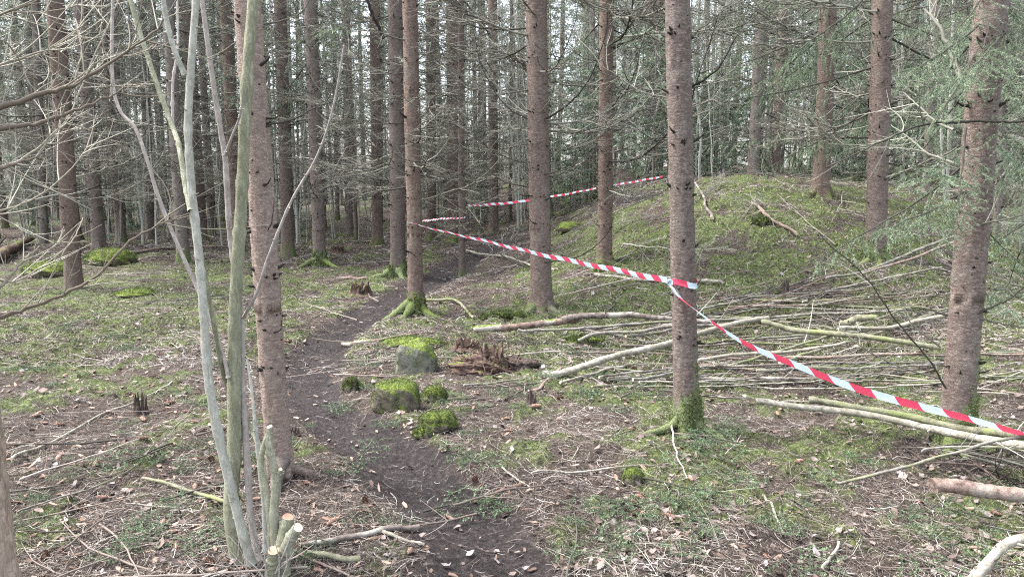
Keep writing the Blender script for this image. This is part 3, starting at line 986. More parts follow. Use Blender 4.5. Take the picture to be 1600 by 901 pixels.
T = {}
SPEC = [
    ('near', dict(geo=(438, 742, 43, 386), near=2, seed=1, label='big reddish brown spruce trunk right behind the cut hazel clump', branches=0, moss=.25, flare=.32, lobes=4, stub=.022, extra=.6, bark='warm_bark')),
    ('taped', dict(geo=(1073, 664, 41, 1058), near=2, seed=2, label='bare spruce trunk with the striped tape tied round it and a mossy foot', branches=0, moss=1.0, moss_h=.24, flare=.62, lobes=4, stub=.022, extra=.6, mside=-.3)),
    ('bushy', dict(geo=(1492, 700, 50, 1548), near=2, seed=3, label='spruce with green drooping boughs and mossy foot behind the tape', branches=0, moss=1.0, moss_h=.3, flare=.55, lobes=4, stub=.028, extra=.6, mside=-.6)),
    ('middle', dict(geo=(846, 493, 35, 838), near=2, seed=4, label='thick spruce trunk behind the rotten log and crossed by the tape', branches=16, bz=(1.5, 4.6), bs=1.1, moss=.45, flare=.38, lobes=4, Y=8.2, stub=.03)),
    ('tapepost', dict(geo=(650, 486, 25, 640), near=2, seed=5, label='slim spruce where the tape begins, its mossy roots spread beside the path', branches=16, bz=(1.3, 4.6), moss=1.0, moss_h=.3, flare=.6, lobes=4, Y=8.5, stub=.03)),
    ('twin', dict(geo=(622, 430, 25, 618), seed=6, label='spruce with a wide mossy foot directly behind the slim tape spruce', branches=22, bz=(1.4, 5.2), moss=.9, moss_h=.35, flare=.85, lobes=4, Y=11.8, stub=.035)),
    ('bowed', dict(geo=(945, 413, 24, 948), seed=7, label='pale brown spruce on the mound between the thick trunk and the taped one', branches=14, bz=(1.0, 4.2), bs=1.2, moss=.6, moss_h=.35, flare=.45, Y=9.5, stub=.035)),
    ('mound', dict(geo=(1368, 400, 32, 1379), seed=8, label='thick dark spruce on the mossy mound with roots reaching downhill', branches=11, bz=(.9, 3.4), bs=1.1, moss=.8, moss_h=.3, flare=.6, lobes=3, Y=8.5, stub=.035)),
    ('ridge', dict(geo=(1283, 304, 27, 1294), seed=9, label='reddish spruce standing on top of the mound next to the thick dark one', branches=11, bz=(.8, 3.4), bs=1.0, moss=.5, flare=.55, Y=11, stub=.035)),
    ('crest', dict(geo=(1176, 288, 18, 1190), seed=10, label='slim greyish spruce on the crest of the mound with lichen on its bark', branches=12, bz=(.6, 4), moss=.5, flare=.4, Y=14.5, bark='far_bark')),
    ('crest_two', dict(geo=(1213, 286, 18, 1226), seed=11, label='pale spruce on the crest standing close behind the lichen-grey one', branches=12, bz=(.6, 4), moss=.5, flare=.4, Y=15.6)),
    ('path_far', dict(geo=(500, 413, 21, 484), seed=12, label='slender spruce with bright mossy roots next to the low stump', branches=24, bz=(1.2, 5.0), moss=1.0, moss_h=.35, flare=.9, lobes=4, Y=13, stub=.04)),
    ('far_left', dict(geo=(116, 452, 27, 86), seed=13, label='dark spruce beside the mossy hummock, half hidden by dead boughs', branches=22, bz=(1.2, 5.0), moss=.4, flare=.35, Y=10.4, stub=.04)),
    ('hummock', dict(geo=(155, 388, 21, 125), seed=14, label='spruce rising from behind the green mossy hummock', branches=24, bz=(.9, 5.4), moss=.4, flare=.4, Y=14.5, stub=.04)),
    ('behind_hazel', dict(geo=(287, 414, 20, 262), seed=15, label='dark spruce seen between the pale hazel stems', branches=24, bz=(1.2, 5.4), moss=.8, moss_h=.4, flare=.5, Y=13.2, bark='far_bark')),
    ('thin', dict(geo=(722, 430, 11, 720), seed=16, label='very thin spruce beside the bend of the path holding the tape', branches=22, bz=(.6, 4.6), bs=.7, moss=.7, flare=.35, Y=11.8)),
    ('behind_thin', dict(geo=(707, 380, 19, 706), seed=17, label='spruce standing right behind the very thin one', branches=24, bz=(1.0, 5), moss=.7, moss_h=.4, flare=.5, Y=16)),
    ('mid_far', dict(geo=(771, 358, 16, 770), seed=18, label='slim spruce just past the bend of the path, with a broken pale limb', branches=26, bz=(1.0, 5), moss=.5, flare=.4, Y=17.5)),
    ('deep', dict(geo=(674, 378, 16, 673), seed=19, label='spruce deep behind the slim tape spruce', branches=24, bz=(1.0, 5), moss=.6, moss_h=.4, flare=.5, Y=16.8)),
    ('edge', dict(geo=(1554, 410, 12, 1574), seed=20, label='thin dark spruce standing behind the spruce with green boughs', branches=20, bz=(.5, 3.4), bs=.7, moss=.9, moss_h=.5, flare=.3, Y=9, bark='far_bark')),
    ('behind_near', dict(geo=(372, 378, 20, 352), seed=21, label='spruce half hidden behind the big reddish trunk', branches=22, bz=(1.2, 5.6), moss=.4, flare=.4, Y=15)),
    ('l1', dict(geo=(190, 372, 14, 176), seed=22, label='narrow spruce behind the hummock, between it and the hazel', branches=22, bz=(.8, 6), moss=.4, flare=.3, Y=17.5, bark='far_bark')),
    ('l2', dict(geo=(70, 392, 13, 55), seed=23, label='narrow spruce by the fallen dark log near the hummock', branches=20, bz=(.8, 6), moss=.4, flare=.3, Y=15.5, bark='far_bark')),
    ('l3', dict(geo=(236, 380, 14, 222), seed=24, label='slim spruce behind, framed between the first two pale hazel stems', branches=22, bz=(.8, 6), moss=.4, flare=.3, Y=18, bark='far_bark')),
    ('m1', dict(geo=(456, 372, 12, 444), seed=25, label='slim spruce between the big reddish trunk and the mossy-rooted one', branches=22, bz=(.8, 6), moss=.4, flare=.3, Y=19, bark='far_bark')),
    ('m2', dict(geo=(546, 366, 12, 540), seed=26, label='slim grey spruce beyond the low stump', branches=22, bz=(.8, 6), moss=.5, flare=.3, Y=19, bark='far_bark')),
    ('r1', dict(geo=(1012, 302, 10, 1014), seed=27, label='slim spruce at the end of the path near the far tape', branches=20, bz=(.5, 5), moss=.5, flare=.3, Y=17.5)),
    ('r2', dict(geo=(1028, 296, 11, 1031), seed=28, label='slim spruce peeking out beside the taped trunk', branches=20, bz=(.5, 5), moss=.5, flare=.3, Y=18.5)),
    ('r3', dict(geo=(1446, 305, 12, 1462), seed=29, label='slim spruce behind, between the thick dark one and the green-boughed one', branches=20, bz=(.4, 5), moss=.3, flare=.3, Y=13, bark='far_bark')),
]
for key, sp in SPEC:
    T[key] = tree(sp)

# soft moss on the feet of the trunks
for key, az0 in [('taped', -1.6), ('bushy', -1.6), ('tapepost', -1.6), ('twin', -1.6), ('path_far', -1.6), ('mound', -1.6), ('bowed', -1.6)]:
    tr = T[key]; r_ = np.random.default_rng(tr['seed'] + 50); me = [c_ for c_ in tr['root'].children if c_.name.startswith('trunk')][0].data
    co = np.empty(len(me.vertices) * 3, np.float32); me.vertices.foreach_get('co', co); co = co.reshape(-1, 3)
    mo = np.empty(len(me.vertices), np.float32); me.attributes['moss'].data.foreach_get('value', mo)
    sel = np.where((co[:, 2] > -.05) & (co[:, 2] < .5) & (mo > .25))[0]
    if len(sel) == 0: continue
    n = 9000; k = r_.choice(sel, n)
    b3 = co[k] + r_.normal(0, 1, (n, 3)) * [.006, .006, .012]
    out = unit(np.stack([co[k][:, 0], co[k][:, 1], np.full(n, .02)], -1)) + r_.normal(0, .5, (n, 3)) + [0, 0, .35]
    keep = (mo[k] + .8 * pn(np.arctan2(co[k][:, 1], co[k][:, 0]) * 2.5, co[k][:, 2] * 12 + tr['seed'])) > .55
    b3 = b3[keep]; out = unit(out[keep]); m = len(b3)
    sz = (.008 + .0012 * tr['g'][1]) * r_.uniform(.5, 1.4, m)[:, None]
    sd_ = unit(np.cross(out, r_.normal(0, 1, (m, 3)))) * sz * .2
    mb = MB(); mb.add(np.stack([b3 - sd_, b3 + sd_, b3 + out * sz], 1).reshape(-1, 3), np.arange(m * 3).reshape(-1, 3), np.repeat(np.clip(.5 + .25 * r_.normal(size=m), 0, 1), 3))
    mb.build('moss', ['moss_blade'], tr['root'])

# a few limbs of the main trees read from the picture
limb_px(T['taped']['root'], [(1080, 136), (1100, 125), (1125, 103), (1150, 58)], [4.5, 4.45, 4.4], .0085, .003, .02, 0, seed=1)
limb_px(T['taped']['root'], [(1080, 137), (1105, 132), (1135, 118), (1160, 95)], [4.5, 4.6, 4.7], .006, .002, .6, 2, seed=2)
limb_px(T['taped']['root'], [(1042, 140), (1010, 140), (975, 126), (930, 110)], [4.6, 4.9], .005, .002, .35, 5, seed=3)
limb_px(T['taped']['root'], [(1042, 153), (1000, 142), (965, 118), (925, 95)], [4.5, 4.9], .005, .0015, .55, 5, seed=4)
limb_px(T['taped']['root'], [(1043, 72), (1010, 50), (985, 20), (960, -20)], [4.5, 4.9], .005, .0015, .2, 5, seed=5)
limb_px(T['bowed']['root'], [(958, 72), (990, 62), (1020, 45), (1040, 25)], [9.3, 8.8], .011, .003, .2, 5, seed=6)
limb_px(T['middle']['root'], [(852, 186), (885, 165), (920, 125), (945, 60), (950, 10)], [8.1, 7.6], .013, .004, .12, 9, seed=7, tl=.4)
limb_px(T['middle']['root'], [(852, 188), (880, 185), (910, 178), (940, 166)], [8.1, 7.7], .009, .003, .5, 6, seed=8, tl=.3)
limb_px(T['middle']['root'], [(850, 272), (890, 262), (920, 235), (945, 205)], [8.1, 7.7], .009, .003, .4, 7, seed=9, tl=.4)
limb_px(T['middle']['root'], [(850, 410), (905, 400), (945, 370), (960, 335)], [8.1, 7.5], .010, .003, .15, 6, seed=10, tl=.4)
limb_px(T['middle']['root'], [(824, 186), (790, 165), (755, 110), (740, 50)], [8.1, 7.8], .010, .003, .3, 9, seed=11, tl=.4)
limb_px(T['middle']['root'], [(824, 292), (780, 280), (750, 240), (735, 180)], [8.1, 7.8], .009, .003, .4, 9, seed=12, tl=.4)
limb_px(T['middle']['root'], [(824, 418), (780, 395), (745, 345), (700, 320)], [8.1, 7.6], .009, .002, .6, 8, seed=13, tl=.35)
limb_px(T['mid_far']['root'], [(775, 110), (768, 60), (700, -30)], [17.3, 17], .04, .02, .15, 3, seed=14, tl=.5)
limb_px(T['twin']['root'], [(600, 60), (585, 30), (570, -10)], [11.6, 11.4], .03, .022, .1, 3, seed=15, tl=.4)
limb_px(T['bushy']['root'], [(1502, 130), (1490, 90), (1465, 40), (1445, 15)], [4.2, 4.6], .016, .007, .65, 3, seed=16)
limb_px(T['bushy']['root'], [(1490, 203), (1462, 190), (1435, 165), (1412, 145)], [4.2, 4.5], .008, .003, .8, 4, seed=17)
limb_px(T['bushy']['root'], [(1490, 255), (1450, 240), (1420, 215), (1392, 195)], [4.2, 4.5], .008, .003, .8, 4, seed=18)
limb_px(T['bushy']['root'], [(1478, 606), (1450, 560), (1400, 500), (1350, 430), (1290, 377)], [4.1, 3.9, 3.75], .0062, .0028, .4, 2, seed=19)
limb_px(T['bushy']['root'], [(1470, 592), (1400, 570), (1345, 540), (1300, 500), (1272, 462)], [4.1, 4.0, 4.2], .006, .002, .7, 3, seed=20)
limb_px(T['bushy']['root'], [(1470, 542), (1440, 520), (1420, 500), (1412, 472)], [4.1, 4.2], .006, .0035, .55, 2, seed=21)
limb_px(T['bushy']['root'], [(1525, 490), (1550, 480), (1580, 465), (1610, 440)], [4.1, 4.0], .007, .003, .2, 3, seed=22)
limb_px(T['bushy']['root'], [(1525, 495), (1560, 505), (1600, 512), (1640, 520)], [4.1, 4.0], .006, .003, .5, 3, seed=23)
limb_px(T['bushy']['root'], [(1530, 350), (1560, 345), (1600, 335), (1640, 320)], [4.1, 3.9], .006, .003, .6, 3, seed=24)
limb_px(T['bushy']['root'], [(1500, 190), (1560, 190), (1600, 190), (1660, 182)], [4.0, 3.8], .008, .005, .2, 2, seed=25)
limb_px(T['bushy']['root'], [(1495, 192), (1440, 195), (1370, 225), (1290, 262)], [4.1, 3.9, 3.8], .008, .003, .25, 8, seed=26, tl=.3)
limb_px(T['near']['root'], [(412, 38), (450, 30), (475, 15), (490, -20)], [3.7, 3.6], .005, .002, .6, 3, seed=27, tl=.12)
limb_px(T['near']['root'], [(420, 195), (455, 188), (500, 165), (540, 155)], [3.7, 3.9], .005, .002, .15, 3, seed=28, tl=.12)
limb_px(T['near']['root'], [(427, 520), (438, 515), (440, 500)], [3.7, 3.65], .005, .002, .1, 0, seed=29)
limb_px(T['near']['root'], [(418, 360), (425, 345), (428, 310)], [3.62, 3.6], .004, .0015, .05, 0, seed=30)
# roots
g = np.array(T['near']['root'].location)


def gpt(px, py, dz=0.0):
    p = hit(px, py); p[2] += dz; return p




def foot_root(key, az, L, r0, moss_, wav=.0, rise=.07):
    tr = T[key]; g = np.array(tr['root'].location); d = tr['d']
    dirv = np.array([math.cos(az), math.sin(az)])
    n = 6; pts = []
    for q in range(n):
        u = q / (n - 1); w = d * .3 + L * u
        p = g[:2] + dirv * w + np.array([-dirv[1], dirv[0]]) * wav * L * math.sin(u * 2.6)
        z = float(hh(p[0:1], p[1:2])[0]) + (rise * (1 - u) ** 2 - .25 * r0 - .02 * u)
        pts.append([p[0], p[1], z])
    root_mesh(np.array(pts) - g, [r0, r0 * .7, r0 * .45, r0 * .2], tr['root'], moss_=moss_)


for a_ in [('near', -1.05, .36, .045, .15, -.2, .10), ('near', -.2, .35, .03, .1, .1, .05), ('taped', 3.45, .62, .032, 1, .12, .05), ('taped', -.9, .34, .045, 1, .2, .07), ('taped', 4.4, .25, .04, 1, 0, .07),
           ('bushy', 3.8, .3, .05, 1, .1, .09), ('bushy', -.8, .3, .05, .7, .1, .09), ('bushy', 4.5, .22, .045, 1, 0, .09),
           ('tapepost', 3.5, .5, .065, 1, .1, .12), ('tapepost', 4.3, .45, .06, 1, 0, .12), ('tapepost', -.5, .5, .055, .9, -.1, .1), ('twin', 3.6, .5, .07, .8, 0, .14), ('twin', -1.2, .45, .07, 1, 0, .14),
           ('mound', -.4, .6, .06, .4, .1, .08), ('mound', 3.6, .5, .05, .5, .1, .07), ('mound', 4.6, .25, .045, .7, 0, .06), ('path_far', 3.7, .6, .06, 1, 0, .12), ('path_far', -.6, .6, .06, 1, 0, .12),
           ('middle', 3.7, .3, .06, .5, 0, .08), ('middle', -.8, .3, .06, .4, 0, .08), ('bowed', -.5, .35, .05, .8, 0, .09), ('ridge', -.3, .5, .07, .4, 0, .12), ('ridge', 3.5, .5, .07, .4, 0, .12)]:
    foot_root(*a_)


def gpt(px, py, dz=0.0):
    p = hit(px, py); p[2] += dz; return p


# live green boughs of the spruce behind the tape
for i in range(6):
    BR['live%d' % i] = live_branch_mesh(200 + i, .9 + .15 * i, hang=.4 + .12 * i, droop=.12 + .06 * i, lat=.28)


def bough_px(root, p0, p1, Y0, Y1, key, sc=1.0, roll=0.0):
    a = at(p0[0], p0[1], Y0); b = at(p1[0], p1[1], Y1)
    v = b - a; L = np.linalg.norm(v)
    me = BR[key]
    LM = .9 + .15 * int(key[-1])
    o = bpy.data.objects.new('bough', me); COL.objects.link(o); o.parent = root
    off = np.array(root.location)
    o.location = tuple(a - off)
    az = math.atan2(v[1], v[0]); el = math.atan2(v[2], math.hypot(v[0], v[1]))
    o.rotation_euler = (roll, -(el + .06), az)
    s = L / LM * sc
    o.scale = (s, s * 1.15, s)
    return o


bt = T['bushy']['root']
for (p0, p1, y0, y1, k, ro) in [
    ((1535, 30), (1385, 75), 4.2, 3.7, 4, .1), ((1535, 60), (1440, 190), 4.2, 3.9, 2, .3), ((1545, 20), (1640, 90), 4.2, 3.8, 3, 0),
    ((1540, 90), (1620, 170), 4.2, 3.7, 1, .2), ((1530, 150), (1590, 260), 4.2, 3.8, 0, .4), ((1515, 250), (1250, 345), 4.3, 4.0, 5, .1),
    ((1505, 300), (1375, 330), 4.1, 3.6, 3, .0), ((1510, 200), (1500, 330), 4.1, 3.6, 1, -.3), ((1505, 275), (1420, 270), 4.2, 3.7, 0, .1),
    ((1515, 240), (1640, 300), 4.2, 3.7, 3, .0), ((1510, 320), (1620, 420), 4.2, 4.2, 2, .1), ((1540, 110), (1430, 110), 4.3, 4.5, 3, .2),
    ((1550, -30), (1460, 60), 4.2, 3.9, 3, .2), ((1550, -20), (1610, 40), 4.2, 4.4, 1, .2), ((1540, 0), (1400, 20), 4.4, 5.0, 5, 0), ((1520, 180), (1620, 230), 4.4, 5.0, 4, 0),
    ((1500, 420), (1600, 480), 4.4, 4.9, 2, .1), ((1545, 40), (1500, 140), 4.1, 3.7, 2, .3), ((1515, 270), (1470, 390), 4.2, 3.9, 1, .2), ((1560, 60), (1480, 100), 4.0, 3.5, 3, .2), ((1570, -60), (1530, 110), 4.4, 3.9, 2, .2), ((1640, 40), (1540, 60), 4.3, 4.6, 4, .1), ((1650, 120), (1540, 180), 4.4, 4.8, 4, .2), ((1650, 200), (1550, 270), 4.2, 4.8, 5, .1), ((1660, 280), (1560, 360), 4.2, 4.8, 3, .2), ((1530, 60), (1420, 150), 4.5, 5.2, 4, .2), ((1520, 130), (1400, 260), 4.6, 5.2, 3, .3), ((1600, 380), (1570, 470), 4.6, 4.9, 1, .3), ((1560, 30), (1610, 140), 3.9, 3.7, 2, 0), ((1530, 130), (1350, 200), 4.4, 5.0, 4, .1)]:
    bough_px(bt, p0, p1, y0, y1, 'live%d' % k, roll=ro)

rb = np.random.default_rng(12)
for i in range(14):
    x0 = rb.uniform(1520, 1660); y0 = rb.uniform(-80, 330); dx_ = rb.choice([-1, -1, 1]) * rb.uniform(50, 150); dy_ = rb.uniform(20, 120)
    Ya = rb.uniform(4.6, 6.2); bough_px(bt, (x0, y0), (x0 + dx_, y0 + dy_), Ya, Ya + rb.uniform(-.5, .3), 'live%d' % rb.integers(6), roll=rb.normal(0, .3))
for key, nb_, z0, z1, sc in [('ridge', 13, .9, 3.5, 1.4), ('mound', 10, 1.5, 3.5, 1.25), ('crest', 10, 1.0, 4.2, 1.5), ('crest_two', 10, 1.0, 4.4, 1.5), ('r3', 16, .5, 4, 1.5), ('r1', 8, 1.5, 5, 1.5), ('edge', 8, .8, 3.2, 1.0), ('bowed', 3, 2.6, 3.4, 1.0), ('path_far', 3, 3.5, 4.8, 1.2)]:
    for i in range(nb_):
        z = z0 + (z1 - z0) * (i + rb.random()) / nb_
        put_branch(T[key]['root'], 'live%d' % rb.integers(2, 6), z, rb.uniform(0, 6.28), T[key]['d'], T[key]['lean'], sc * rb.uniform(.7, 1.1), rb.uniform(-.3, .1), rb.normal(0, .2), name='bough')

# ------------------------------------------------------------------ tree at the left edge with dead boughs reaching into view
ge = hit(-20, 960)
left = empty('spruce_tree', ge)
tag(left, 'pale flaky barked trunk at the picture edge with long dead boughs', 'tree', 'spruce trees standing around the path')
mb = trunk_mb(3.6, .21, 77, sides=40, dz=.03, flare=.35, moss_amt=.1, lean=(-.005, .02), stub_len=.03, taper=.03)
mb.build('trunk', ['flaky_bark', 'dead_twig'], left)
for i, (pts, Y, r0, v, tw) in enumerate([
    ([(-70, 190), (0, 168), (70, 145), (115, 132), (170, 98), (240, 50), (280, -5)], [2.5, 2.9], .0135, .30, 22),
    ([(-60, 215), (0, 202), (60, 192), (120, 172), (170, 150), (214, 130)], [2.5, 2.95], .0120, .35, 18),
    ([(-60, 275), (0, 262), (40, 250), (82, 241)], [2.4, 2.6], .011, .45, 9),
    ([(-60, 290), (0, 262), (40, 245), (100, 192), (130, 130), (160, 60), (190, -10)], [2.5, 3.2], .0065, .8, 18),
    ([(-50, 510), (10, 492), (60, 475), (140, 440), (200, 380), (250, 350), (296, 333)], [2.6, 2.9], .0105, .4, 16),
    ([(-60, 40), (0, 24), (60, 0), (100, -20)], [2.4, 2.6], .006, .5, 10),
    ([(-40, 470), (0, 448), (30, 415), (62, 384)], [2.5, 2.7], .009, .6, 4),
    ([(-60, 120), (20, 95), (90, 70), (140, 30)], [2.6, 3.1], .0055, .75, 14),
    ([(-60, 340), (0, 330), (70, 300), (130, 240), (150, 180)], [2.6, 3.1], .0045, .85, 12),
    ([(-60, 100), (0, 62), (40, 110), (66, 142)], [2.5, 2.9], .0038, .85, 4),
    ([(-60, 400), (10, 440), (60, 420), (110, 380), (130, 340)], [2.6, 3.0], .004, .85, 5),
    ([(-60, 130), (0, 100), (60, 85), (130, 40)], [2.6, 3.0], .004, .8, 8),
    ([(115, 132), (128, 75), (118, 30)], [2.9, 3.1], .0036, .9, 3),
    ([(-60, 10), (40, 20), (110, 12), (160, -10)], [2.8, 3.3], .004, .6, 12)]):
    limb_px(left, pts, Y, r0 * .92, .0022, v * .85, int(tw * .75), name='bough', mat='dry_twig', seed=300 + i, tl=.26, k=8)

# ------------------------------------------------------------------ the hazel clump
gh = hit(405, 893)
hz = empty('hazel_shrub', gh)
tag(hz, 'cut back hazel clump with tall pale stems and freshly sawn stubs', 'shrub')


def stem_px(pts, Y, r0, r1, mat, seed=1, name='stem', cap=None, knots=6, parent=hz, off=None, moss_=0.0):
    Ys = list(np.interp(np.linspace(0, 1, len(pts)), np.linspace(0, 1, len(Y)), Y))
    W = np.array([at(p[0], p[1], y) for p, y in zip(pts, Ys)])
    n = max(20, len(pts) * 9)
    P = spline(W, n); off = np.array(parent.location) if off is None else off
    r_ = np.random.default_rng(seed)
    t = np.linspace(0, 1, n)
    rr = (r0 + (r1 - r0) * t) * (1 + .035 * r_.normal(size=n))
    for _ in range(knots):
        k = r_.integers(2, n - 2); rr[k] *= 1.16
    rr[0] *= 1.25; rr[1] *= 1.12
    mb = MB()
    moss_arr = [list(np.clip(moss_ * (1 - t * 3), 1e-3, 1))]
    mb.tubes((P - off)[None], rr[None], 14, [.5], 0, moss=moss_arr)
    # small bud stubs
    A = []; RR = []
    for _ in range(knots):
        k = r_.integers(2, n - 2); d = unit(np.cross(P[k + 1] - P[k - 1], r_.normal(0, 1, 3)))
        c = P[k] - off + d * rr[k] * .8
        A.append([c, c + d * .006, c + d * .012 + [0, 0, .004]]); RR.append([.004, .003, .001])
    if A: mb.tubes(np.array(A), np.array(RR), 5, .3, 0)
    o = mb.build(name, [mat], parent)
    if cap:
        e = P[-1] - off; d = unit(P[-1] - P[-3])
        cm = MB()
        d_ = unit(d + np.array([r_.normal(0, .25), -.35, .1]))
        cm.tubes(np.array([[e - d_ * .002, e + d_ * .003]]), np.array([[rr[-1] * 1.0, rr[-1] * .97]]), 14, .5, 0, cap=True)
        cm.build('cut_face', [cap], o)
    return o


PX2M = 2.9 / F
stem_px([(376, 893), (361, 800), (366, 700), (366, 600), (367, 500), (372, 400), (378, 300), (386, 130), (397, -20)], [2.85, 2.95, 3.0], .032, .0205, 'green_bark', 1, moss_=.2)
stem_px([(392, 880), (371, 800), (346, 700), (327, 600), (319, 500), (311, 400), (300, 300), (294, 200), (299, 100), (308, -20)], [2.78, 2.75, 2.72], .0195, .012, 'grey_bark', 2, moss_=.3, knots=14)
stem_px([(404, 875), (391, 800), (385, 700), (378, 600), (377, 500), (364, 400), (358, 350), (352, 250), (344, 200), (329, 100), (313, -20)], [2.82, 3.05, 3.08], .015, .0095, 'pink_bark', 3, knots=9)
stem_px([(418, 800), (408, 710), (390, 665), (354, 600), (333, 500), (318, 420), (310, 380)], [2.86, 3.08, 2.84, 2.76], .012, .0085, 'green_bark', 4, knots=6)
stem_px([(298, 330), (290, 290), (280, 230), (270, 199), (250, 145), (226, 74), (198, -20)], [2.73, 2.9, 3.0], .0105, .0085, 'green_bark', 5)
stem_px([(357, 590), (351, 563), (329, 500), (300, 432), (270, 364), (245, 300), (230, 250), (211, 200), (189, 175), (177, 135), (175, 68), (177, -20)], [2.9, 2.95, 3.1], .0080, .006, 'pink_bark', 6, knots=8)
stem_px([(289, 117), (275, 85), (262, 40), (252, -20)], [2.74, 2.7], .0095, .0085, 'grey_bark', 7)
stem_px([(381, 495), (402, 455), (420, 400), (455, 315), (495, 245), (520, 170), (538, 70)], [3.0, 2.8, 2.6], .0075, .003, 'pink_bark', 8, knots=7)
stem_px([(270, 197), (270, 130), (278, 68), (276, -20)], [2.97, 3.1], .0055, .004, 'pink_bark', 9)
stem_px([(352, 243), (362, 215), (375, 180), (380, 140)], [3.0, 2.9], .007, .002, 'pink_bark', 10)
stem_px([(425, 850), (418, 780), (408, 730), (411, 700), (422, 670)], [2.75, 2.78], .013, .0095, 'green_bark', 11, 'sawn_stem', 'cut_wood')
stem_px([(432, 860), (428, 800), (432, 750), (421, 700), (421, 667)], [2.72, 2.74], .020, .0125, 'green_bark', 12, 'sawn_stem', 'cut_wood')
stem_px([(431, 760), (436, 742), (438, 733)], [2.73, 2.72], .012, .008, 'green_bark', 13, 'sawn_stem', 'cut_wood')
stem_px([(437, 895), (441, 850), (450, 808)], [2.7, 2.72], .034, .022, 'green_bark', 14, 'sawn_stem', 'cut_wood_red')
stem_px([(440, 880), (452, 845), (465, 824)], [2.68, 2.66], .026, .020, 'green_bark', 15, 'sawn_stem', 'cut_wood')
stem_px([(425, 915), (426, 885), (427, 860)], [2.66, 2.62], .025, .020, 'green_bark', 16, 'sawn_stem', 'cut_wood_red')
stem_px([(415, 860), (413, 790), (405, 720), (398, 655)], [2.8, 2.85], .012, .008, 'grey_bark', 17)
stem_px([(398, 655), (392, 600), (386, 560)], [2.85, 2.88], .006, .004, 'grey_bark', 18)
for i, (a, b_) in enumerate([((430, 895), (470, 780)), ((420, 890), (395, 860)), ((410, 900), (380, 870)), ((440, 880), (490, 850)), ((425, 880), (400, 800)), ((433, 890), (460, 860)), ((415, 900), (405, 840)), ((436, 905), (428, 840)), ((442, 900), (447, 860))]):
    stem_px([a, ((a[0] + b_[0]) / 2 + 4, (a[1] + b_[1]) / 2), b_], [2.62, 2.6], .0032, .0012, 'pink_bark', 40 + i, 'shoot', knots=0)
for i in range(26):   # fine shoots round the base
    r_ = np.random.default_rng(500 + i)
    b0 = np.array([r_.normal(0, .06), r_.normal(-.02, .05), .0]); d = unit(np.array([r_.normal(0, .5), r_.normal(0, .4), 1]))
    L = r_.uniform(.1, .28); t = np.linspace(0, 1, 6)[:, None]
    mb = MB(); mb.tubes((b0 + d * L * t + t ** 2 * r_.normal(0, .06, 3))[None], (.0022 * (1 - .7 * t[:, 0]))[None], 5, [.5])
    mb.build('shoot', ['pink_bark'], hz)


# ------------------------------------------------------------------ barrier tape
def tape(name, W, width=.075, twist=None, label='', sag_n=60, parent=None, u0=0.0):
    """W: control points; twist: tilt angle (0 = upright ribbon) along it"""
    P = spline(W, sag_n)
    T_ = unit(np.gradient(P, axis=0))
    up = np.array([0, 0, 1.0]); side = unit(np.cross(T_, up)); u_ = unit(np.cross(side, T_))
    tw = np.interp(np.linspace(0, 1, sag_n), np.linspace(0, 1, len(twist)), twist)
    A = u_ * np.cos(tw)[:, None] + side * np.sin(tw)[:, None]
    nrm = np.cross(T_, A)
    s = u0 + np.concatenate([[0], np.cumsum(np.linalg.norm(np.diff(P, axis=0), axis=1))])
    k = 5; w = np.linspace(-.5, .5, k)
    curl = .10 * np.sin(s * 3)[:, None] * (w ** 2)[None] * width * 4
    V_ = P[:, None] + A[:, None] * (w * width)[None, :, None] + nrm[:, None] * curl[..., None]
    V_[..., 2] += .004 * np.sin(s * 9)[:, None]
    uv = np.stack([np.repeat(s[:, None], k, 1), np.repeat((w * width)[None], len(P), 0)], -1).reshape(-1, 2)
    idx_ = np.arange(len(P) * k).reshape(len(P), k)
    FF = np.stack([idx_[:-1, :-1], idx_[1:, :-1], idx_[1:, 1:], idx_[:-1, 1:]], -1).reshape(-1, 4)
    mb = MB(); mb.add(V_.reshape(-1, 3), FF)
    o = mb.build(name, ['tape'], parent, uv=uv)
    if label: tag(o, label, 'barrier tape', 'striped barrier tape strung between the trees')
    return o


a = at(637, 347, 8.42); m1 = at(745, 374, 7.3); m2 = at(860, 400, 6.2); m3 = at(960, 422, 5.35); b_ = at(1043, 438, 4.66)
tape('barrier_tape', [a, m1, m2, m3, b_], .046, [1.25, .8, .55, .45, .35], 'red and white tape running from the slim mossy-rooted spruce to the taped trunk')
tp = [at(1048, 446, 4.40), at(1068, 470, 4.33), at(1110, 500, 4.2), at(1178, 541, 4.0), at(1262, 578, 3.8), at(1350, 610, 3.6), at(1440, 638, 3.45), at(1530, 660, 3.3), at(1640, 688, 3.15)]
tape('barrier_tape', tp, .060, [1.35, 1.25, .95, .75, .65, .6, .62, .8, 1.0], 'red and pale blue tape sagging from the taped trunk past the green-boughed spruce', 110)
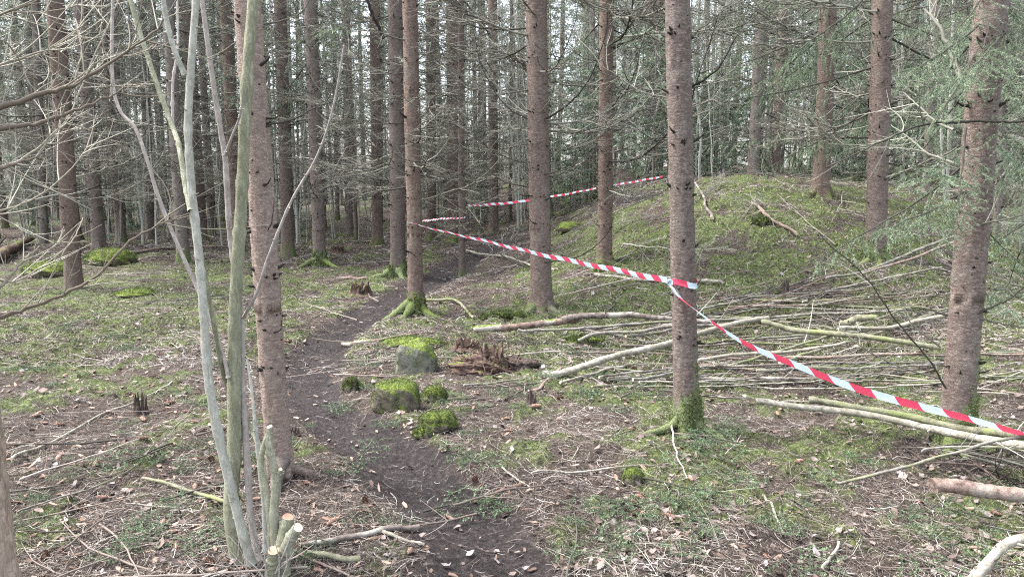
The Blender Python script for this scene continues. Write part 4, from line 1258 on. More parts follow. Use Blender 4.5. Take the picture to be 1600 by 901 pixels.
# the turns round the trunk and the knot belong to the second tape
c = np.array(T['taped']['root'].location); zt = at(1063, 440, 4.5)[2]; rt = T['taped']['d'] / 2 + .006
ln_ = T['taped']['lean']
angs = np.linspace(R(-200), R(20), 14)
ring = [c + np.array([ln_ * (zt - c[2]) + rt * math.cos(q), rt * math.sin(q), zt - c[2] + .012 * math.sin(q * 2)]) for q in angs]
ob = tape('wrap', ring, .035, [0, .1, -.1, .1], '', 50, u0=.05)
knot_root = [o for o in COL.objects if o.name == 'barrier_tape.001'][0]
ob.parent = knot_root
mbk = MB(); kc = at(1047, 441, 4.36)
for q in range(3):
    t = np.linspace(0, 2 * PI, 14)
    mbk.tubes((kc + np.stack([.016 * np.cos(t + q), .009 * np.sin(t * 2 + q), .016 * np.sin(t)], -1))[None], np.full((1, 14), .005), 6)
uvk = np.zeros((mbk.n, 2)); uvk[:, 0] = np.concatenate(mbk.v)[:, 0] * 3
mbk.build('knot', ['tape'], knot_root, uv=uvk)
tape('barrier_tape', [at(731, 321, 11.7), at(770, 319, 10.9), at(822, 314, 10.4), at(868, 306, 10.9), at(950, 291, 12.2), at(1035, 276, 13.4)], .038, [.7, .6, .6, .7, .5], 'far red and white tape rising across the slope behind the thick trunk')
tape('barrier_tape', [at(660, 345, 8.6), at(690, 342, 10.2), at(727, 340, 11.7)], .034, [.9, .8, .9], 'short far piece of tape between the slim spruce and the very thin one', 30)


# ------------------------------------------------------------------ poles, logs and sticks
def pole(pts, Ys, r0, r1, mat, label, name='fallen_pole', cat='pole', group='cut poles piled on the ground', lift=0.0, seed=1, cap='cut_wood', twigs=0, k=10, ground=False, wob=.12, branch_mat='dead_twig'):
    """pts in the picture; Ys a list of depths, or None to lay it on the ground"""
    r_ = np.random.default_rng(seed)
    if Ys is None:
        W = np.array([gpt(p[0], p[1], 0) for p in pts])
    else:
        yy = np.interp(np.linspace(0, 1, len(pts)), np.linspace(0, 1, len(Ys)), Ys)
        W = np.array([at(p[0], p[1], y) for p, y in zip(pts, yy)])
    n = max(16, len(pts) * 7)
    P = spline(W, n)
    t = np.linspace(0, 1, n)
    rr = (r0 + (r1 - r0) * t)
    if Ys is None:
        P[:, 2] = np.convolve(np.pad(hh(P[:, 0], P[:, 1]), 2, 'edge'), np.ones(5) / 5, 'valid') + rr * .7 + lift
    L = np.linalg.norm(P[-1] - P[0])
    w1 = np.cumsum(r_.normal(0, wob, (n, 3)), 0) * L / n * .6; w1 -= np.linspace(0, 1, n)[:, None] * w1[-1]
    w1[:, 2] *= .5
    P = P + w1
    rr = rr * (1 + .07 * r_.normal(size=n))
    for _ in range(3):
        q = r_.integers(3, n - 3); kk = r_.normal(0, .004, 3) * (1 + L * .3); ramp_ = np.clip((np.arange(n) - q) / 3, -1, 1)[:, None]
        P[1:-1] += (ramp_ * kk)[1:-1] * .7
    mid = P[n // 2].copy()
    root = empty(name, mid)
    tag(root, label, cat, group)
    mb = MB(); mb.tubes((P - mid)[None], rr[None], k, [.5], 0, cap=1)
    A = []; RR = []
    for _ in range(max(2, int(L * 3))):
        q = r_.integers(1, n - 1); d = unit(np.cross(P[q + 1] - P[q - 1], r_.normal(0, 1, 3)))
        c_ = P[q] - mid + d * rr[q] * .7; l = r_.uniform(.01, .04)
        A.append([c_, c_ + d * l * .5, c_ + d * l]); RR.append([rr[q] * .35, rr[q] * .25, rr[q] * .12])
    mb.tubes(np.array(A), np.array(RR), 5, .3, 0)
    mb.build('stem', [mat, cap], root)
    tt = np.linspace(0, 1, 7)
    for _ in range(twigs):
        q = r_.integers(n // 4, n - 2); ax = unit(P[q + 1] - P[q - 1])
        rv = r_.normal(0, 1, 3); rv[2] = abs(rv[2]) * .25
        d = unit(ax * .9 + unit(rv - (rv @ ax) * ax)); l = r_.uniform(.15, .5) * min(1, L)
        Q = P[q] - mid + l * (tt[:, None] * d + (tt ** 2)[:, None] * r_.normal(0, .2, 3) * [1, 1, .4])
        gz = hh(Q[:, 0] + mid[0], Q[:, 1] + mid[1]) - mid[2] + .004
        Q[:, 2] = np.maximum(Q[:, 2], gz)
        m2_ = MB(); m2_.tubes(Q[None], (max(rr[q] * .4, .0022) * (1 - .7 * tt))[None], 5, [r_.uniform(.4, 1)])
        m2_.build('twig', [branch_mat], root)
    return root


GP = 'cut poles piled on the ground'
pole([(742, 517), (790, 512), (860, 503), (905, 497)], [6.95, 6.9], .036, .030, 'rot_log', 'thick barkless rotten log lying out of the rotten stump', 'fallen_log', 'log', 'thick logs on the ground', seed=1, cap='pole_dark')
pole([(880, 500), (915, 494), (980, 493), (1045, 498), (1110, 502)], [6.85, 6.6], .033, .022, 'pole_dark', 'thick black and white log end overlapping the rotten log', 'fallen_log', 'log', 'thick logs on the ground', seed=2, cap='pole_dark')
pole([(845, 583), (880, 578), (940, 562), (1040, 538), (1120, 515), (1200, 497)], [5.55, 5.6, 6.3], .030, .020, 'pole_pale', 'pale birch-like pole with a raw brown end in front of the pile', 'fallen_log', 'log', 'thick logs on the ground', seed=3, cap='pole_brown')
pole([(905, 532), (935, 520), (990, 519), (1045, 510), (1130, 508)], [6.4, 6.3], .017, .012, 'pole_grey', 'curved grey pole under the black and white log', group=GP, seed=4)
pole([(810, 515), (870, 512), (960, 508), (1050, 505), (1200, 500)], [6.75, 6.6], .014, .010, 'pole_grey', 'grey pole lying just in front of the thick rotten log', group=GP, seed=5)
pole([(1190, 502), (1240, 515), (1300, 522), (1380, 530), (1470, 543)], [6.0, 5.5], .024, .019, 'pole_green', 'greenish pole slanting across the top of the pile', group=GP, seed=6)
pole([(880, 577), (850, 600), (825, 612)], None, .016, .010, 'pole_brown', 'short brown stick under the raw end of the birch-like pole', 'fallen_stick', 'stick', 'dead sticks on the floor', seed=8)
pole([(1090, 563), (1150, 556), (1230, 548), (1320, 535)], [5.55, 5.6], .014, .011, 'pole_pale', 'pale thin pole at the near edge of the pile', group=GP, seed=9)
pole([(1310, 513), (1380, 512), (1440, 498), (1480, 490)], [6.2, 6.1], .017, .015, 'pole_pale', 'short pale pole with a green end on top of the pile', group=GP, seed=10)
pole([(1312, 505), (1340, 500), (1368, 497)], [6.3, 6.25], .030, .029, 'pole_green', 'short mossy log with a clean yellow sawn end in the pile', 'fallen_log', 'log', 'thick logs on the ground', seed=11)
rp = np.random.default_rng(71)
for i in range(66):
    x0 = rp.choice([rp.uniform(880, 1100), rp.uniform(1085, 1250)]); x1 = x0 + rp.uniform(200, 520)
    x1 = min(x1, 1660)
    yc = rp.uniform(492, 594) + (14 if x0 < 1000 else 0)
    sl = rp.normal(-.06, .09)
    Yd = 1.6 / math.tan(PITCH + math.atan((yc - 450.5) / F)) * .97
    Yd = min(Yd, 7.6)
    zz = .02 + .09 * rp.random()
    pts = [(x0, 0), ((x0 + x1) / 2, 0), (x1, 0)]
    # lay in world space: straight horizontal line at depth Yd
    A0 = at(x0, yc, Yd); A1 = at(x1, yc, Yd); A1[1] += rp.normal(.15, .55)
    Am = (A0 + A1) / 2 + np.array([0, rp.normal(0, .12), 0])
    W = spline(np.array([A0, Am, A1]), 30)
    zg = hh(W[:, 0], W[:, 1]); zl = np.interp(np.linspace(0, 1, 30), [0, 1], [zg[:6].mean(), zg[-6:].mean()])
    W[:, 2] = np.maximum(zg + .012, zl + zz * (1 - .5 * np.linspace(0, 1, 30)))
    W[:, 2] = np.convolve(np.pad(W[:, 2], 3, 'edge'), np.ones(7) / 7, 'valid')
    W[:, 2] += rp.normal(0, .035) * np.linspace(-1, 1, 30); W[:, 2] = np.maximum(W[:, 2], zg + .008); W[:, 1:2] += (np.cumsum(rp.normal(0, .014, (30, 1)), 0)); W[:, 2] += np.cumsum(rp.normal(0, .0022, 30))
    r0 = rp.choice([.004, .005, .0065, .008, .010, .014]) * rp.uniform(.85, 1.15); mat = rp.choice(['pole_grey', 'pole_grey', 'pole_pale', 'pole_green', 'pole_dark', 'pole_dark', 'pole_brown'])
    desc = {'pole_grey': 'grey barked', 'pole_pale': 'pale', 'pole_green': 'greenish', 'pole_dark': 'dark weathered', 'pole_brown': 'brown'}[mat]
    wherep = 'in the back of the pile' if yc < 520 else 'in the middle of the pile' if yc < 560 else 'at the near edge of the pile'
    mid = W[15].copy(); root = empty('fallen_pole', mid)
    tag(root, '%s thin pole lying %s by the taped trunk' % (desc, wherep), 'pole', GP)
    mb = MB(); t = np.linspace(0, 1, 30)
    mb.tubes((W - mid)[None], (r0 * (1 - .45 * t) * (1 + .06 * rp.normal(size=30)))[None], 8, [.5], 0, cap=1)
    mb.build('stem', [mat, 'cut_wood'], root)
    for _ in range(rp.integers(1, 7)):
        q = rp.integers(8, 28); d = unit(W[q] - W[q - 3]); rv = rp.normal(0, 1, 3); rv[2] = abs(rv[2]) * .3
        d = unit(d + .7 * unit(rv)); l = rp.uniform(.15, .5); tt = np.linspace(0, 1, 6)
        m2_ = MB(); m2_.tubes((W[q] - mid + l * (tt[:, None] * d + (tt ** 2)[:, None] * rp.normal(0, .15, 3)))[None], (r0 * .35 * (1 - .7 * tt) + .0008)[None], 5, [rp.random()])
        m2_.build('twig', ['dead_twig'], root)

pole([(1182, 627), (1240, 634), (1330, 645), (1440, 664), (1540, 684), (1640, 700)], [4.35, 4.2, 3.3], .0185, .0235, 'pole_pale', 'long smooth pale pole, the nearer of the two under the tape', 'fallen_pole', 'pole', 'two long poles under the tape', seed=20, wob=.05, k=14)
pole([(1264, 624), (1330, 636), (1420, 650), (1500, 668), (1570, 676), (1650, 684)], [4.5, 4.2, 3.5], .022, .022, 'pole_green', 'long greenish lichen covered pole, the farther of the two under the tape', 'fallen_pole', 'pole', 'two long poles under the tape', seed=21, wob=.05, k=14)
pole([(1458, 759), (1520, 763), (1580, 768), (1680, 776)], [3.15, 3.05], .033, .031, 'pole_brown', 'thick reddish brown spruce log with flaking bark', 'fallen_log', 'log', 'thick logs on the ground', seed=22, wob=.02, k=20, cap='pole_brown')
pole([(1522, 905), (1545, 880), (1575, 850), (1625, 838)], [2.42, 2.45], .020, .017, 'pole_pale', 'crooked thick white branch in the near corner', 'fallen_branch', 'branch', 'larger fallen branches', seed=23, twigs=2, wob=.04, k=14)
pole([(1305, 753), (1360, 740), (1430, 722), (1500, 706), (1560, 690), (1640, 676)], [3.5, 3.3, 3.2], .008, .007, 'pole_grey', 'thin grey branch reaching up over the brush by the mossy foot', 'fallen_branch', 'branch', 'larger fallen branches', seed=24, twigs=6)
pole([(1440, 705), (1500, 698), (1560, 700), (1640, 706)], [3.6, 3.3], .006, .005, 'pole_grey', 'thin bare branch lying behind the reddish brown log', 'fallen_branch', 'branch', 'larger fallen branches', seed=25, twigs=8)
pole([(20, 725), (70, 700), (150, 655), (215, 628), (270, 600)], None, .009, .006, 'pole_pale', 'straight pale stick running to the broken stub', 'fallen_stick', 'stick', 'dead sticks on the floor', lift=.02, seed=26, k=8, wob=.05)
pole([(222, 755), (265, 764), (310, 780), (352, 794)], None, .0085, .010, 'pole_green', 'greenish mossy stick ending behind the hazel clump', 'fallen_stick', 'stick', 'dead sticks on the floor', lift=.02, seed=27, k=8, wob=.05)
pole([(28, 805), (90, 785), (180, 755), (250, 700), (300, 640)], None, .005, .003, 'pole_grey', 'long thin grey stick below the straight pale one', 'fallen_stick', 'stick', 'dead sticks on the floor', lift=.01, seed=28, twigs=3)
pole([(470, 858), (530, 848), (590, 838), (655, 830)], None, .012, .014, 'pole_dark', 'dark stick with peeling bark beside the sawn stubs', 'fallen_stick', 'stick', 'dead sticks on the floor', lift=.01, seed=29, k=9)
pole([(598, 838), (630, 848), (662, 855)], None, .009, .007, 'pole_pale', 'short pale grey stick touching the dark peeling one', 'fallen_stick', 'stick', 'dead sticks on the floor', lift=.01, seed=30, k=9)
pole([(480, 872), (520, 876), (562, 878)], None, .013, .013, 'pole_green', 'short sawn greenish pole piece by the hazel clump', 'fallen_stick', 'stick', 'dead sticks on the floor', lift=.01, seed=31, k=12)
pole([(458, 868), (500, 885), (545, 905)], None, .007, .005, 'pole_brown', 'split light brown sliver by the hazel clump', 'fallen_stick', 'stick', 'dead sticks on the floor', lift=.015, seed=32, k=6)
pole([(535, 541), (575, 536), (620, 528), (660, 522)], None, .028, .014, 'rot_log', 'reddish brown rotten log beside the path bend', 'fallen_log', 'log', 'thick logs on the ground', seed=33)
pole([(660, 474), (705, 473), (725, 484), (738, 498)], None, .018, .016, 'pole_green', 'curved yellow-brown stick behind the rotten stump', 'fallen_stick', 'stick', 'dead sticks on the floor', lift=.02, seed=34)
pole([(930, 434), (1000, 440), (1080, 444), (1130, 447)], None, .022, .018, 'pole_pale', 'pale pole lying on the moss just behind the taped trunk', 'fallen_pole', 'pole', 'fallen poles on the mound', lift=.02, seed=35)
pole([(730, 395), (790, 405), (830, 418), (870, 424)], None, .02, .014, 'pole_pale', 'pale branch across the path bend behind the thick trunk', 'fallen_branch', 'branch', 'larger fallen branches', lift=.04, seed=36, twigs=4)
pole([(1290, 434), (1350, 425), (1420, 395), (1490, 368), (1540, 350)], [7.6, 7.6], .014, .018, 'pole_grey', 'whitened trunk leaning up from the moss to the green-boughed spruce', 'fallen_pole', 'pole', 'fallen poles on the mound', seed=37, twigs=5)
pole([(1345, 428), (1420, 405), (1500, 375)], [7.3, 7.4], .012, .015, 'pole_brown', 'brown pole lying under the whitened leaning trunk', 'fallen_pole', 'pole', 'fallen poles on the mound', seed=38)
pole([(1175, 322), (1200, 345), (1245, 372)], None, .022, .02, 'pole_brown', 'short brown branch lying downhill on the mossy mound', 'fallen_branch', 'branch', 'larger fallen branches', lift=.03, seed=39, twigs=4)
pole([(1085, 290), (1100, 318), (1113, 350)], None, .018, .022, 'pole_dark', 'dark grey pole pointing downhill beside the taped trunk', 'fallen_pole', 'pole', 'fallen poles on the mound', lift=.05, seed=40)
pole([(1470, 195), (1530, 207), (1600, 222), (1700, 240)], [13, 12.5], .07, .08, 'pole_grey', 'fallen grey trunk propped high among the far boughs', 'fallen_log', 'log', 'thick logs on the ground', seed=41, twigs=6)
pole([(1400, 170), (1440, 180), (1500, 205)], [14, 13.6], .05, .055, 'pole_dark', 'dark fallen trunk end beside the propped grey one', 'fallen_log', 'log', 'thick logs on the ground', seed=42)
pole([(-20, 415), (20, 398), (50, 382)], None, .10, .07, 'rot_wood', 'dark rotting log by the hummock with an orange sawn end', 'fallen_log', 'log', 'thick logs on the ground', lift=.05, seed=43, cap='cut_wood_red', k=16)
pole([(200, 398), (280, 392), (350, 390)], None, .03, .02, 'pole_brown', 'brown dead log behind the hazel stems', 'fallen_log', 'log', 'thick logs on the ground', lift=.03, seed=44, twigs=4)
pole([(530, 437), (550, 435), (573, 436)], None, .03, .025, 'pole_brown', 'short brown log behind the dark stump', 'fallen_log', 'log', 'thick logs on the ground', seed=45)
pole([(0, 703), (25, 697), (45, 690)], None, .014, .009, 'bark_chip', 'short orange brown stick by the flaky trunk', 'fallen_stick', 'stick', 'dead sticks on the floor', seed=46)
pole([(765, 785), (785, 768), (815, 758)], None, .014, .012, 'bark_chip', 'orange brown slab of bark on the path', 'bark_slab', 'bark', 'bark slabs on the path', seed=47)
pole([(695, 778), (725, 765), (742, 757)], None, .0045, .003, 'pole_dark', 'thin black stick lying on the path', 'fallen_stick', 'stick', 'dead sticks on the floor', seed=48, lift=.008)
pole([(782, 730), (800, 748), (828, 765)], None, .006, .004, 'pole_pale', 'thin tan stick at the path edge', 'fallen_stick', 'stick', 'dead sticks on the floor', seed=49, lift=.01)
pole([(830, 745), (900, 742), (980, 735), (1068, 718)], None, .006, .003, 'pole_pale', 'long thin pale stick in front of the taped trunk', 'fallen_stick', 'stick', 'dead sticks on the floor', seed=50, lift=.012, twigs=3)
pole([(1192, 778), (1210, 805), (1225, 838)], None, .007, .004, 'pole_pale', 'pale crooked stick in the mossy patch near the log', 'fallen_stick', 'stick', 'dead sticks on the floor', seed=51, lift=.01)
pole([(1285, 900), (1298, 875), (1310, 855)], None, .007, .006, 'pole_pale', 'short white stick standing out of the moss in the front', 'fallen_stick', 'stick', 'dead sticks on the floor', seed=52, lift=.02)
pole([(875, 604), (905, 595), (955, 580), (985, 574)], None, .010, .012, 'pole_pale', 'thin pale stick below the birch-like pole', 'fallen_stick', 'stick', 'dead sticks on the floor', seed=53, lift=.02)
pole([(930, 580), (1000, 586), (1060, 590), (1110, 592)], None, .010, .008, 'pole_grey', 'grey stick passing behind the taped trunk', 'fallen_stick', 'stick', 'dead sticks on the floor', seed=54, lift=.02, twigs=2)
pole([(950, 597), (1000, 600), (1040, 601)], None, .012, .011, 'pole_pale', 'short pale stick beside the taped trunk', 'fallen_stick', 'stick', 'dead sticks on the floor', seed=55, lift=.02)
pole([(725, 607), (790, 600), (820, 596)], None, .008, .006, 'pole_grey', 'grey stick in front of the rotten stump', 'fallen_stick', 'stick', 'dead sticks on the floor', seed=56, lift=.02)

# many ordinary dead sticks
SM = []
for i in range(8):
    r_ = np.random.default_rng(900 + i); L = .5 + .12 * i
    mb = MB(); t = np.linspace(-.5, .5, 12); bend = r_.normal(0, .12)
    P = np.stack([L * t, bend * L * t ** 2 * 2 + np.cumsum(r_.normal(0, .006, 12)), .015 + np.abs(np.cumsum(r_.normal(0, .003, 12)))], -1)
    mb.tubes(P[None], (.0052 * (1 - .7 * (t + .5)) + .001)[None], 6, [r_.uniform(.2, .9)])
    tw = []; rr = []; tt = np.linspace(0, 1, 6)
    for j in range(3 + i % 5):
        k = r_.integers(2, 11); ang = r_.choice([-1, 1]) * R(r_.uniform(25, 65)); l = L * r_.uniform(.12, .4)
        tw.append(P[k] + l * (tt[:, None] * np.array([math.cos(ang), math.sin(ang), r_.uniform(-.02, .2)]) + (tt ** 2)[:, None] * r_.normal(0, .15, 3) * [1, 1, .3])); rr.append(.0022 * (1 - .6 * tt))
    mb.tubes(np.array(tw), np.array(rr), 4, r_.uniform(.3, 1, len(tw)))
    SM.append(mesh_only(mb, 'fallen_stick', 'litter' if i % 2 else 'dead_twig'))


def slope_rot(x, y, az):
    e = .15
    nx = -(h0(np.array([x + e]), np.array([y]))[0] - h0(np.array([x - e]), np.array([y]))[0]) / (2 * e)
    ny = -(h0(np.array([x]), np.array([y + e]))[0] - h0(np.array([x]), np.array([y - e]))[0]) / (2 * e)
    n = Vector((nx, ny, 1)).normalized()
    q = Vector((0, 0, 1)).rotation_difference(n)
    return (q.to_matrix() @ Matrix.Rotation(az, 3, 'Z')).to_euler()


LANDM = [(-9, 'beside the hummock'), (300, 'near the hazel clump'), (480, 'near the path'), (780, 'near the rotten stump'), (980, 'around the taped trunk'), (1230, 'below the mossy mound'), (1420, 'near the green-boughed spruce')]


def pix(x, y, z):
    d = np.array([x, y, z - CAM_Z]); f = d[1] * CP - d[2] * SP; u = d[1] * SP + d[2] * CP
    return 800 + F * d[0] / f, 450.5 - F * u / f


def where(x, y, z):
    px, _ = pix(x, y, z)
    w = LANDM[0][1]
    for a_, n in LANDM:
        if px > a_: w = n
    return w


rs = np.random.default_rng(31)
cnt = 0
xx, yy = scatter(420, 2.4, 15, 1.0, .72, .1)
xx = np.concatenate([rs.uniform(.8, 8, 70), xx]); yy = np.concatenate([rs.uniform(7.5, 15, 70), yy])
for x, y in zip(xx, yy):
    if path_mask(np.array([x]), np.array([y]))[0] > .3 and rs.random() < .85: continue
    if cnt >= 235: break
    cnt += 1
    i = rs.integers(8); z = float(hh(np.array([x]), np.array([y]))[0])
    o = bpy.data.objects.new('fallen_stick', SM[i]); COL.objects.link(o)
    o.location = (x, y, z + .012); o.rotation_euler = slope_rot(x, y, rs.uniform(0, 2 * PI)); s = rs.uniform(.3, .85) * (1 + .07 * y); o.scale = (s, s, s)
    tag(o, 'thin forked dead stick lying %s among the litter' % where(x, y, z), 'stick', 'dead sticks on the floor')

for i in range(34):
    x = rs.uniform(-.2, 9.5); y = rs.uniform(9.5, 16.5)
    if pathd(np.array([x]), np.array([y]))[0] > -.3: continue
    z = float(hh(np.array([x]), np.array([y]))[0])
    o = bpy.data.objects.new('fallen_branch', BR[DEADKEYS[rs.integers(10)]]); COL.objects.link(o)
    o.location = (x, y, z + .06); e = slope_rot(x, y, rs.uniform(0, 2 * PI)); e.rotate_axis('X', rs.uniform(-.5, .5)); o.rotation_euler = e; s = rs.uniform(.7, 1.25); o.scale = (s, s, s * .35)
    tag(o, 'twiggy dead spruce branch lying %s on the slope' % where(x, y, z), 'branch', 'twiggy branches on the slope')

# green spruce sprigs lying about
SG = [live_branch_mesh(400 + i, .20 + .05 * i, hang=-.02, mats=('cut_needle', 'dead_twig'), bare=.12, spacing=.0022, nl=.015, nw=.0017, lat=.5, name='spruce_sprig', droop=.0, up=.05) for i in range(6)]
sprig_px = [(790, 630, 5, 1.1), (775, 640, 4, 1), (970, 628, 5, 1.1), (985, 640, 4, 1.2), (1085, 672, 5, 1.2), (1110, 684, 4, 1.1), (270, 700, 5, 1.2), (300, 690, 4, 1.1), (60, 770, 4, 1.2),
            (30, 575, 4, 1.3), (520, 548, 4, 1.2), (575, 565, 5, 1.1), (605, 570, 3, 1.2), (700, 575, 4, 1.1), (740, 820, 3, .9), (720, 720, 3, .9), (740, 715, 2, 1), (610, 715, 2, 1), (545, 720, 3, 1.1),
            (550, 730, 4, 1), (270, 830, 4, .9), (280, 810, 2, 1), (190, 885, 3, .9), (275, 880, 2, .9), (510, 655, 2, 1), (890, 780, 4, 1), (930, 790, 3, 1), (945, 840, 3, 1), (880, 855, 2, .9), (1060, 745, 3, 1.1),
            (1120, 730, 4, 1.2), (1150, 735, 3, 1.2), (1250, 825, 4, .9), (1215, 880, 3, .9), (1230, 895, 3, .8), (1390, 865, 5, .8), (1470, 840, 3, .9), (1560, 820, 4, .9), (1050, 760, 2, 1.2), (1090, 770, 3, 1),
            (205, 545, 4, 1.2), (215, 530, 4, 1.2), (120, 520, 4, 1.3), (910, 560, 4, 1), (870, 620, 3, 1.1), (1160, 700, 3, 1), (600, 660, 2, 1), (640, 790, 2, .9), (480, 560, 3, 1.3), (420, 560, 3, 1.3)]
xx, yy = scatter(170, 2.5, 10, 1.0, .7, 0)
for x, y in zip(xx, yy):
    p = pix(x, y, float(h0(np.array([x]), np.array([y]))[0])); sprig_px.append((p[0], p[1], int(rs.integers(0, 5)), rs.uniform(.6, 1.1)))
for (px, py, i, s) in sprig_px:
    if not (0 < px < 1600 and 380 < py < 900): continue
    p = hit(px, py)
    if pathd(p[0:1], p[1:2])[0] > .1 and rs.random() < .75: continue
    o = bpy.data.objects.new('spruce_sprig', SG[i]); COL.objects.link(o)
    o.location = (p[0], p[1], p[2] + .026); o.rotation_euler = slope_rot(p[0], p[1], rs.uniform(0, 2 * PI)); s = s * rs.uniform(.5, .95); o.scale = (s, s, s)
    tag(o, 'broken green spruce sprig lying %s on the litter' % where(*p), 'sprig', 'green spruce sprigs on the floor')


# cones
def cone_mesh(seed, L=.095):
    r_ = np.random.default_rng(seed); mb = MB()
    n, k = 18, 10
    t = np.linspace(0, 1, n)
    prof = .0135 * np.sin(PI * (t * .93 + .05)) ** .55
    P = np.stack([L * (t - .5), .004 * np.sin(t * 3 + seed), t * 0], -1)
    mb.tubes(P[None], (prof * .8)[None], k, [.2], cap=True)
    # overlapping scales
    for i in range(16):
        for j in range(8):
            tt = .05 + i / 17; a_ = (j + .5 * (i % 2)) / 8 * 2 * PI + .1 * r_.normal()
            r = .0135 * math.sin(PI * (tt * .93 + .05)) ** .55
            c0 = np.array([L * (tt - .5), r * .75 * math.cos(a_), r * .75 * math.sin(a_)])
            out = np.array([0, math.cos(a_), math.sin(a_)]); tg = np.array([0, -math.sin(a_), math.cos(a_)]); ax = np.array([1, 0, 0])
            w = r * .5
            Vv = [c0 - tg * w, c0 + tg * w, c0 + ax * .009 + tg * w * .6 + out * r * .45, c0 + ax * .0115 + out * r * .5, c0 + ax * .009 - tg * w * .6 + out * r * .45]
            mb.add(Vv, [[0, 1, 2, 4]], r_.uniform(.3, 1)); mb.f.append((np.array([[4, 2, 3]]) + mb.n - 5, 0))
    return mesh_only(mb, 'spruce_cone', 'cone_brown', smooth=False)


CN = [cone_mesh(i, .075 + .012 * i) for i in range(4)]
cone_px = [(305, 765, 0), (340, 765, 0), (255, 822, 0), (160, 783, 0), (1040, 795, 0), (995, 805, 0), (1000, 780, 0), (990, 787, 0), (935, 800, 0), (1555, 805, 0), (1535, 838, 0), (640, 865, 0), (680, 860, 0), (700, 855, 0), (685, 885, 0), (570, 785, 0), (700, 735, 0),
           (785, 668, 0), (795, 676, 0), (1215, 650, 0), (590, 590, 0), (150, 730, 0), (60, 650, 0), (240, 590, 0), (225, 690, 0), (330, 720, 0), (520, 820, 0), (1350, 720, 0)]
xx, yy = scatter(55, 2.5, 7, 1.2, .7, 0)
for x, y in zip(xx, yy):
    p = pix(x, y, float(h0(np.array([x]), np.array([y]))[0])); cone_px.append((p[0], p[1], 0))
for (px, py, _) in cone_px:
    if not (0 < px < 1600 and 380 < py < 900): continue
    p = hit(px, py)
    if path_mask(p[0:1], p[1:2])[0] > .6: continue
    o = bpy.data.objects.new('spruce_cone', CN[rs.integers(4)]); COL.objects.link(o)
    o.location = (p[0], p[1], p[2] + .013); e = slope_rot(p[0], p[1], rs.uniform(0, 2 * PI)); e.rotate_axis('X', rs.uniform(0, 6)); o.rotation_euler = e
    s = rs.uniform(.6, .95); o.scale = (s, s, s)
    tag(o, 'brown spruce cone lying %s on the litter' % where(*p), 'cone', 'spruce cones on the floor')


# ------------------------------------------------------------------ rocks, stumps, hummocks
def blob(name, c, size, seed, mat, label, cat, group=None, boxy=.0, sub=5, amp=.16, sink=.35, rz=0.0, fuzz=0, fuzz_h=.02):
    import bmesh
    bm = bmesh.new(); bmesh.ops.create_icosphere(bm, subdivisions=sub, radius=1)
    r_ = np.random.default_rng(seed)
    co = np.array([v.co[:] for v in bm.verts])
    if boxy: co = co / (np.abs(co) ** 4).sum(1, keepdims=True) ** (.25 * boxy)
    o3 = r_.uniform(0, 50, 3)
    nse = fbm(co[:, 0] * 1.3 + o3[0] + co[:, 2], co[:, 1] * 1.3 + o3[1] + co[:, 2] * .7, 4)
    fine = pn(co[:, 0] * 9 + o3[2], co[:, 1] * 9 + co[:, 2] * 7)
    co = co * (1 + amp * nse + amp * .22 * fine)[:, None]
    co[:, 2] = np.where(co[:, 2] < -sink, -sink + (co[:, 2] + sink) * .2, co[:, 2])
    co = co * np.array(size)
    ca, sa = math.cos(rz), math.sin(rz)
    co = np.stack([co[:, 0] * ca - co[:, 1] * sa, co[:, 0] * sa + co[:, 1] * ca, co[:, 2]], -1)
    for v, q in zip(bm.verts, co): v.co = q
    me = bpy.data.meshes.new(name); bm.to_mesh(me)
    nrm = np.array([v.normal[:] for v in bm.verts])
    bm.free()
    me.materials.append(M[mat]); me.polygons.foreach_set('use_smooth', [True] * len(me.polygons))
    o = bpy.data.objects.new(name, me); COL.objects.link(o); o.location = tuple(map(float, c))
    tag(o, label, cat, group)
    if fuzz:
        k = r_.integers(0, len(co), fuzz); tri = []
        b_ = co[k] + r_.normal(0, 1, (fuzz, 3)) * np.array(size) * .03
        nn = unit(nrm[k] + r_.normal(0, .45, (fuzz, 3)) + [0, 0, .3])
        keep = (nrm[k][:, 2] + 1.5 * pn(co[k][:, 0] * 12 / max(size) * .2 + 3, co[k][:, 1] * 12 / max(size) * .2 + co[k][:, 2] * 9) > -.05)
        b_ = b_[keep]; nn = nn[keep]; m = len(b_)
        sd_ = unit(np.cross(nn, r_.normal(0, 1, (m, 3)))) * max(fuzz_h * .16, .0012)
        hgt = fuzz_h * r_.uniform(.5, 1.3, m)[:, None]
        Vt = np.stack([b_ - sd_, b_ + sd_, b_ + nn * hgt], 1).reshape(-1, 3)
        mb = MB(); mb.add(Vt, np.arange(m * 3).reshape(-1, 3), np.repeat(np.clip(.34 + .14 * r_.normal(size=m) + .7 * pn(b_[:, 0] / max(size) * 4, b_[:, 1] / max(size) * 4 + b_[:, 2] * 6), 0, 1), 3))
        mb.build('moss', ['moss_blade'], o)
    return o


def rock_px(px, py, w, h, **kw):
    """rock whose foot is at px,py and covers w x h pixels"""
    p = hit(px, py); s = np.linalg.norm(p - [0, 0, CAM_Z]) / F
    sx = w * s / 2; sz = h * s / 1.25
    sy = sx * kw.pop('depth', .8)
    sink = kw.pop('sinkf', .35)
    c = p + np.array([0, sy * .7, sz * .28])
    return blob(kw.pop('name', 'rock'), c, (sx, sy, sz), kw.pop('seed'), kw.pop('mat', 'moss_stone'), kw.pop('label'), kw.pop('cat', 'rock'), kw.pop('group', 'rocks beside the path'), **kw)


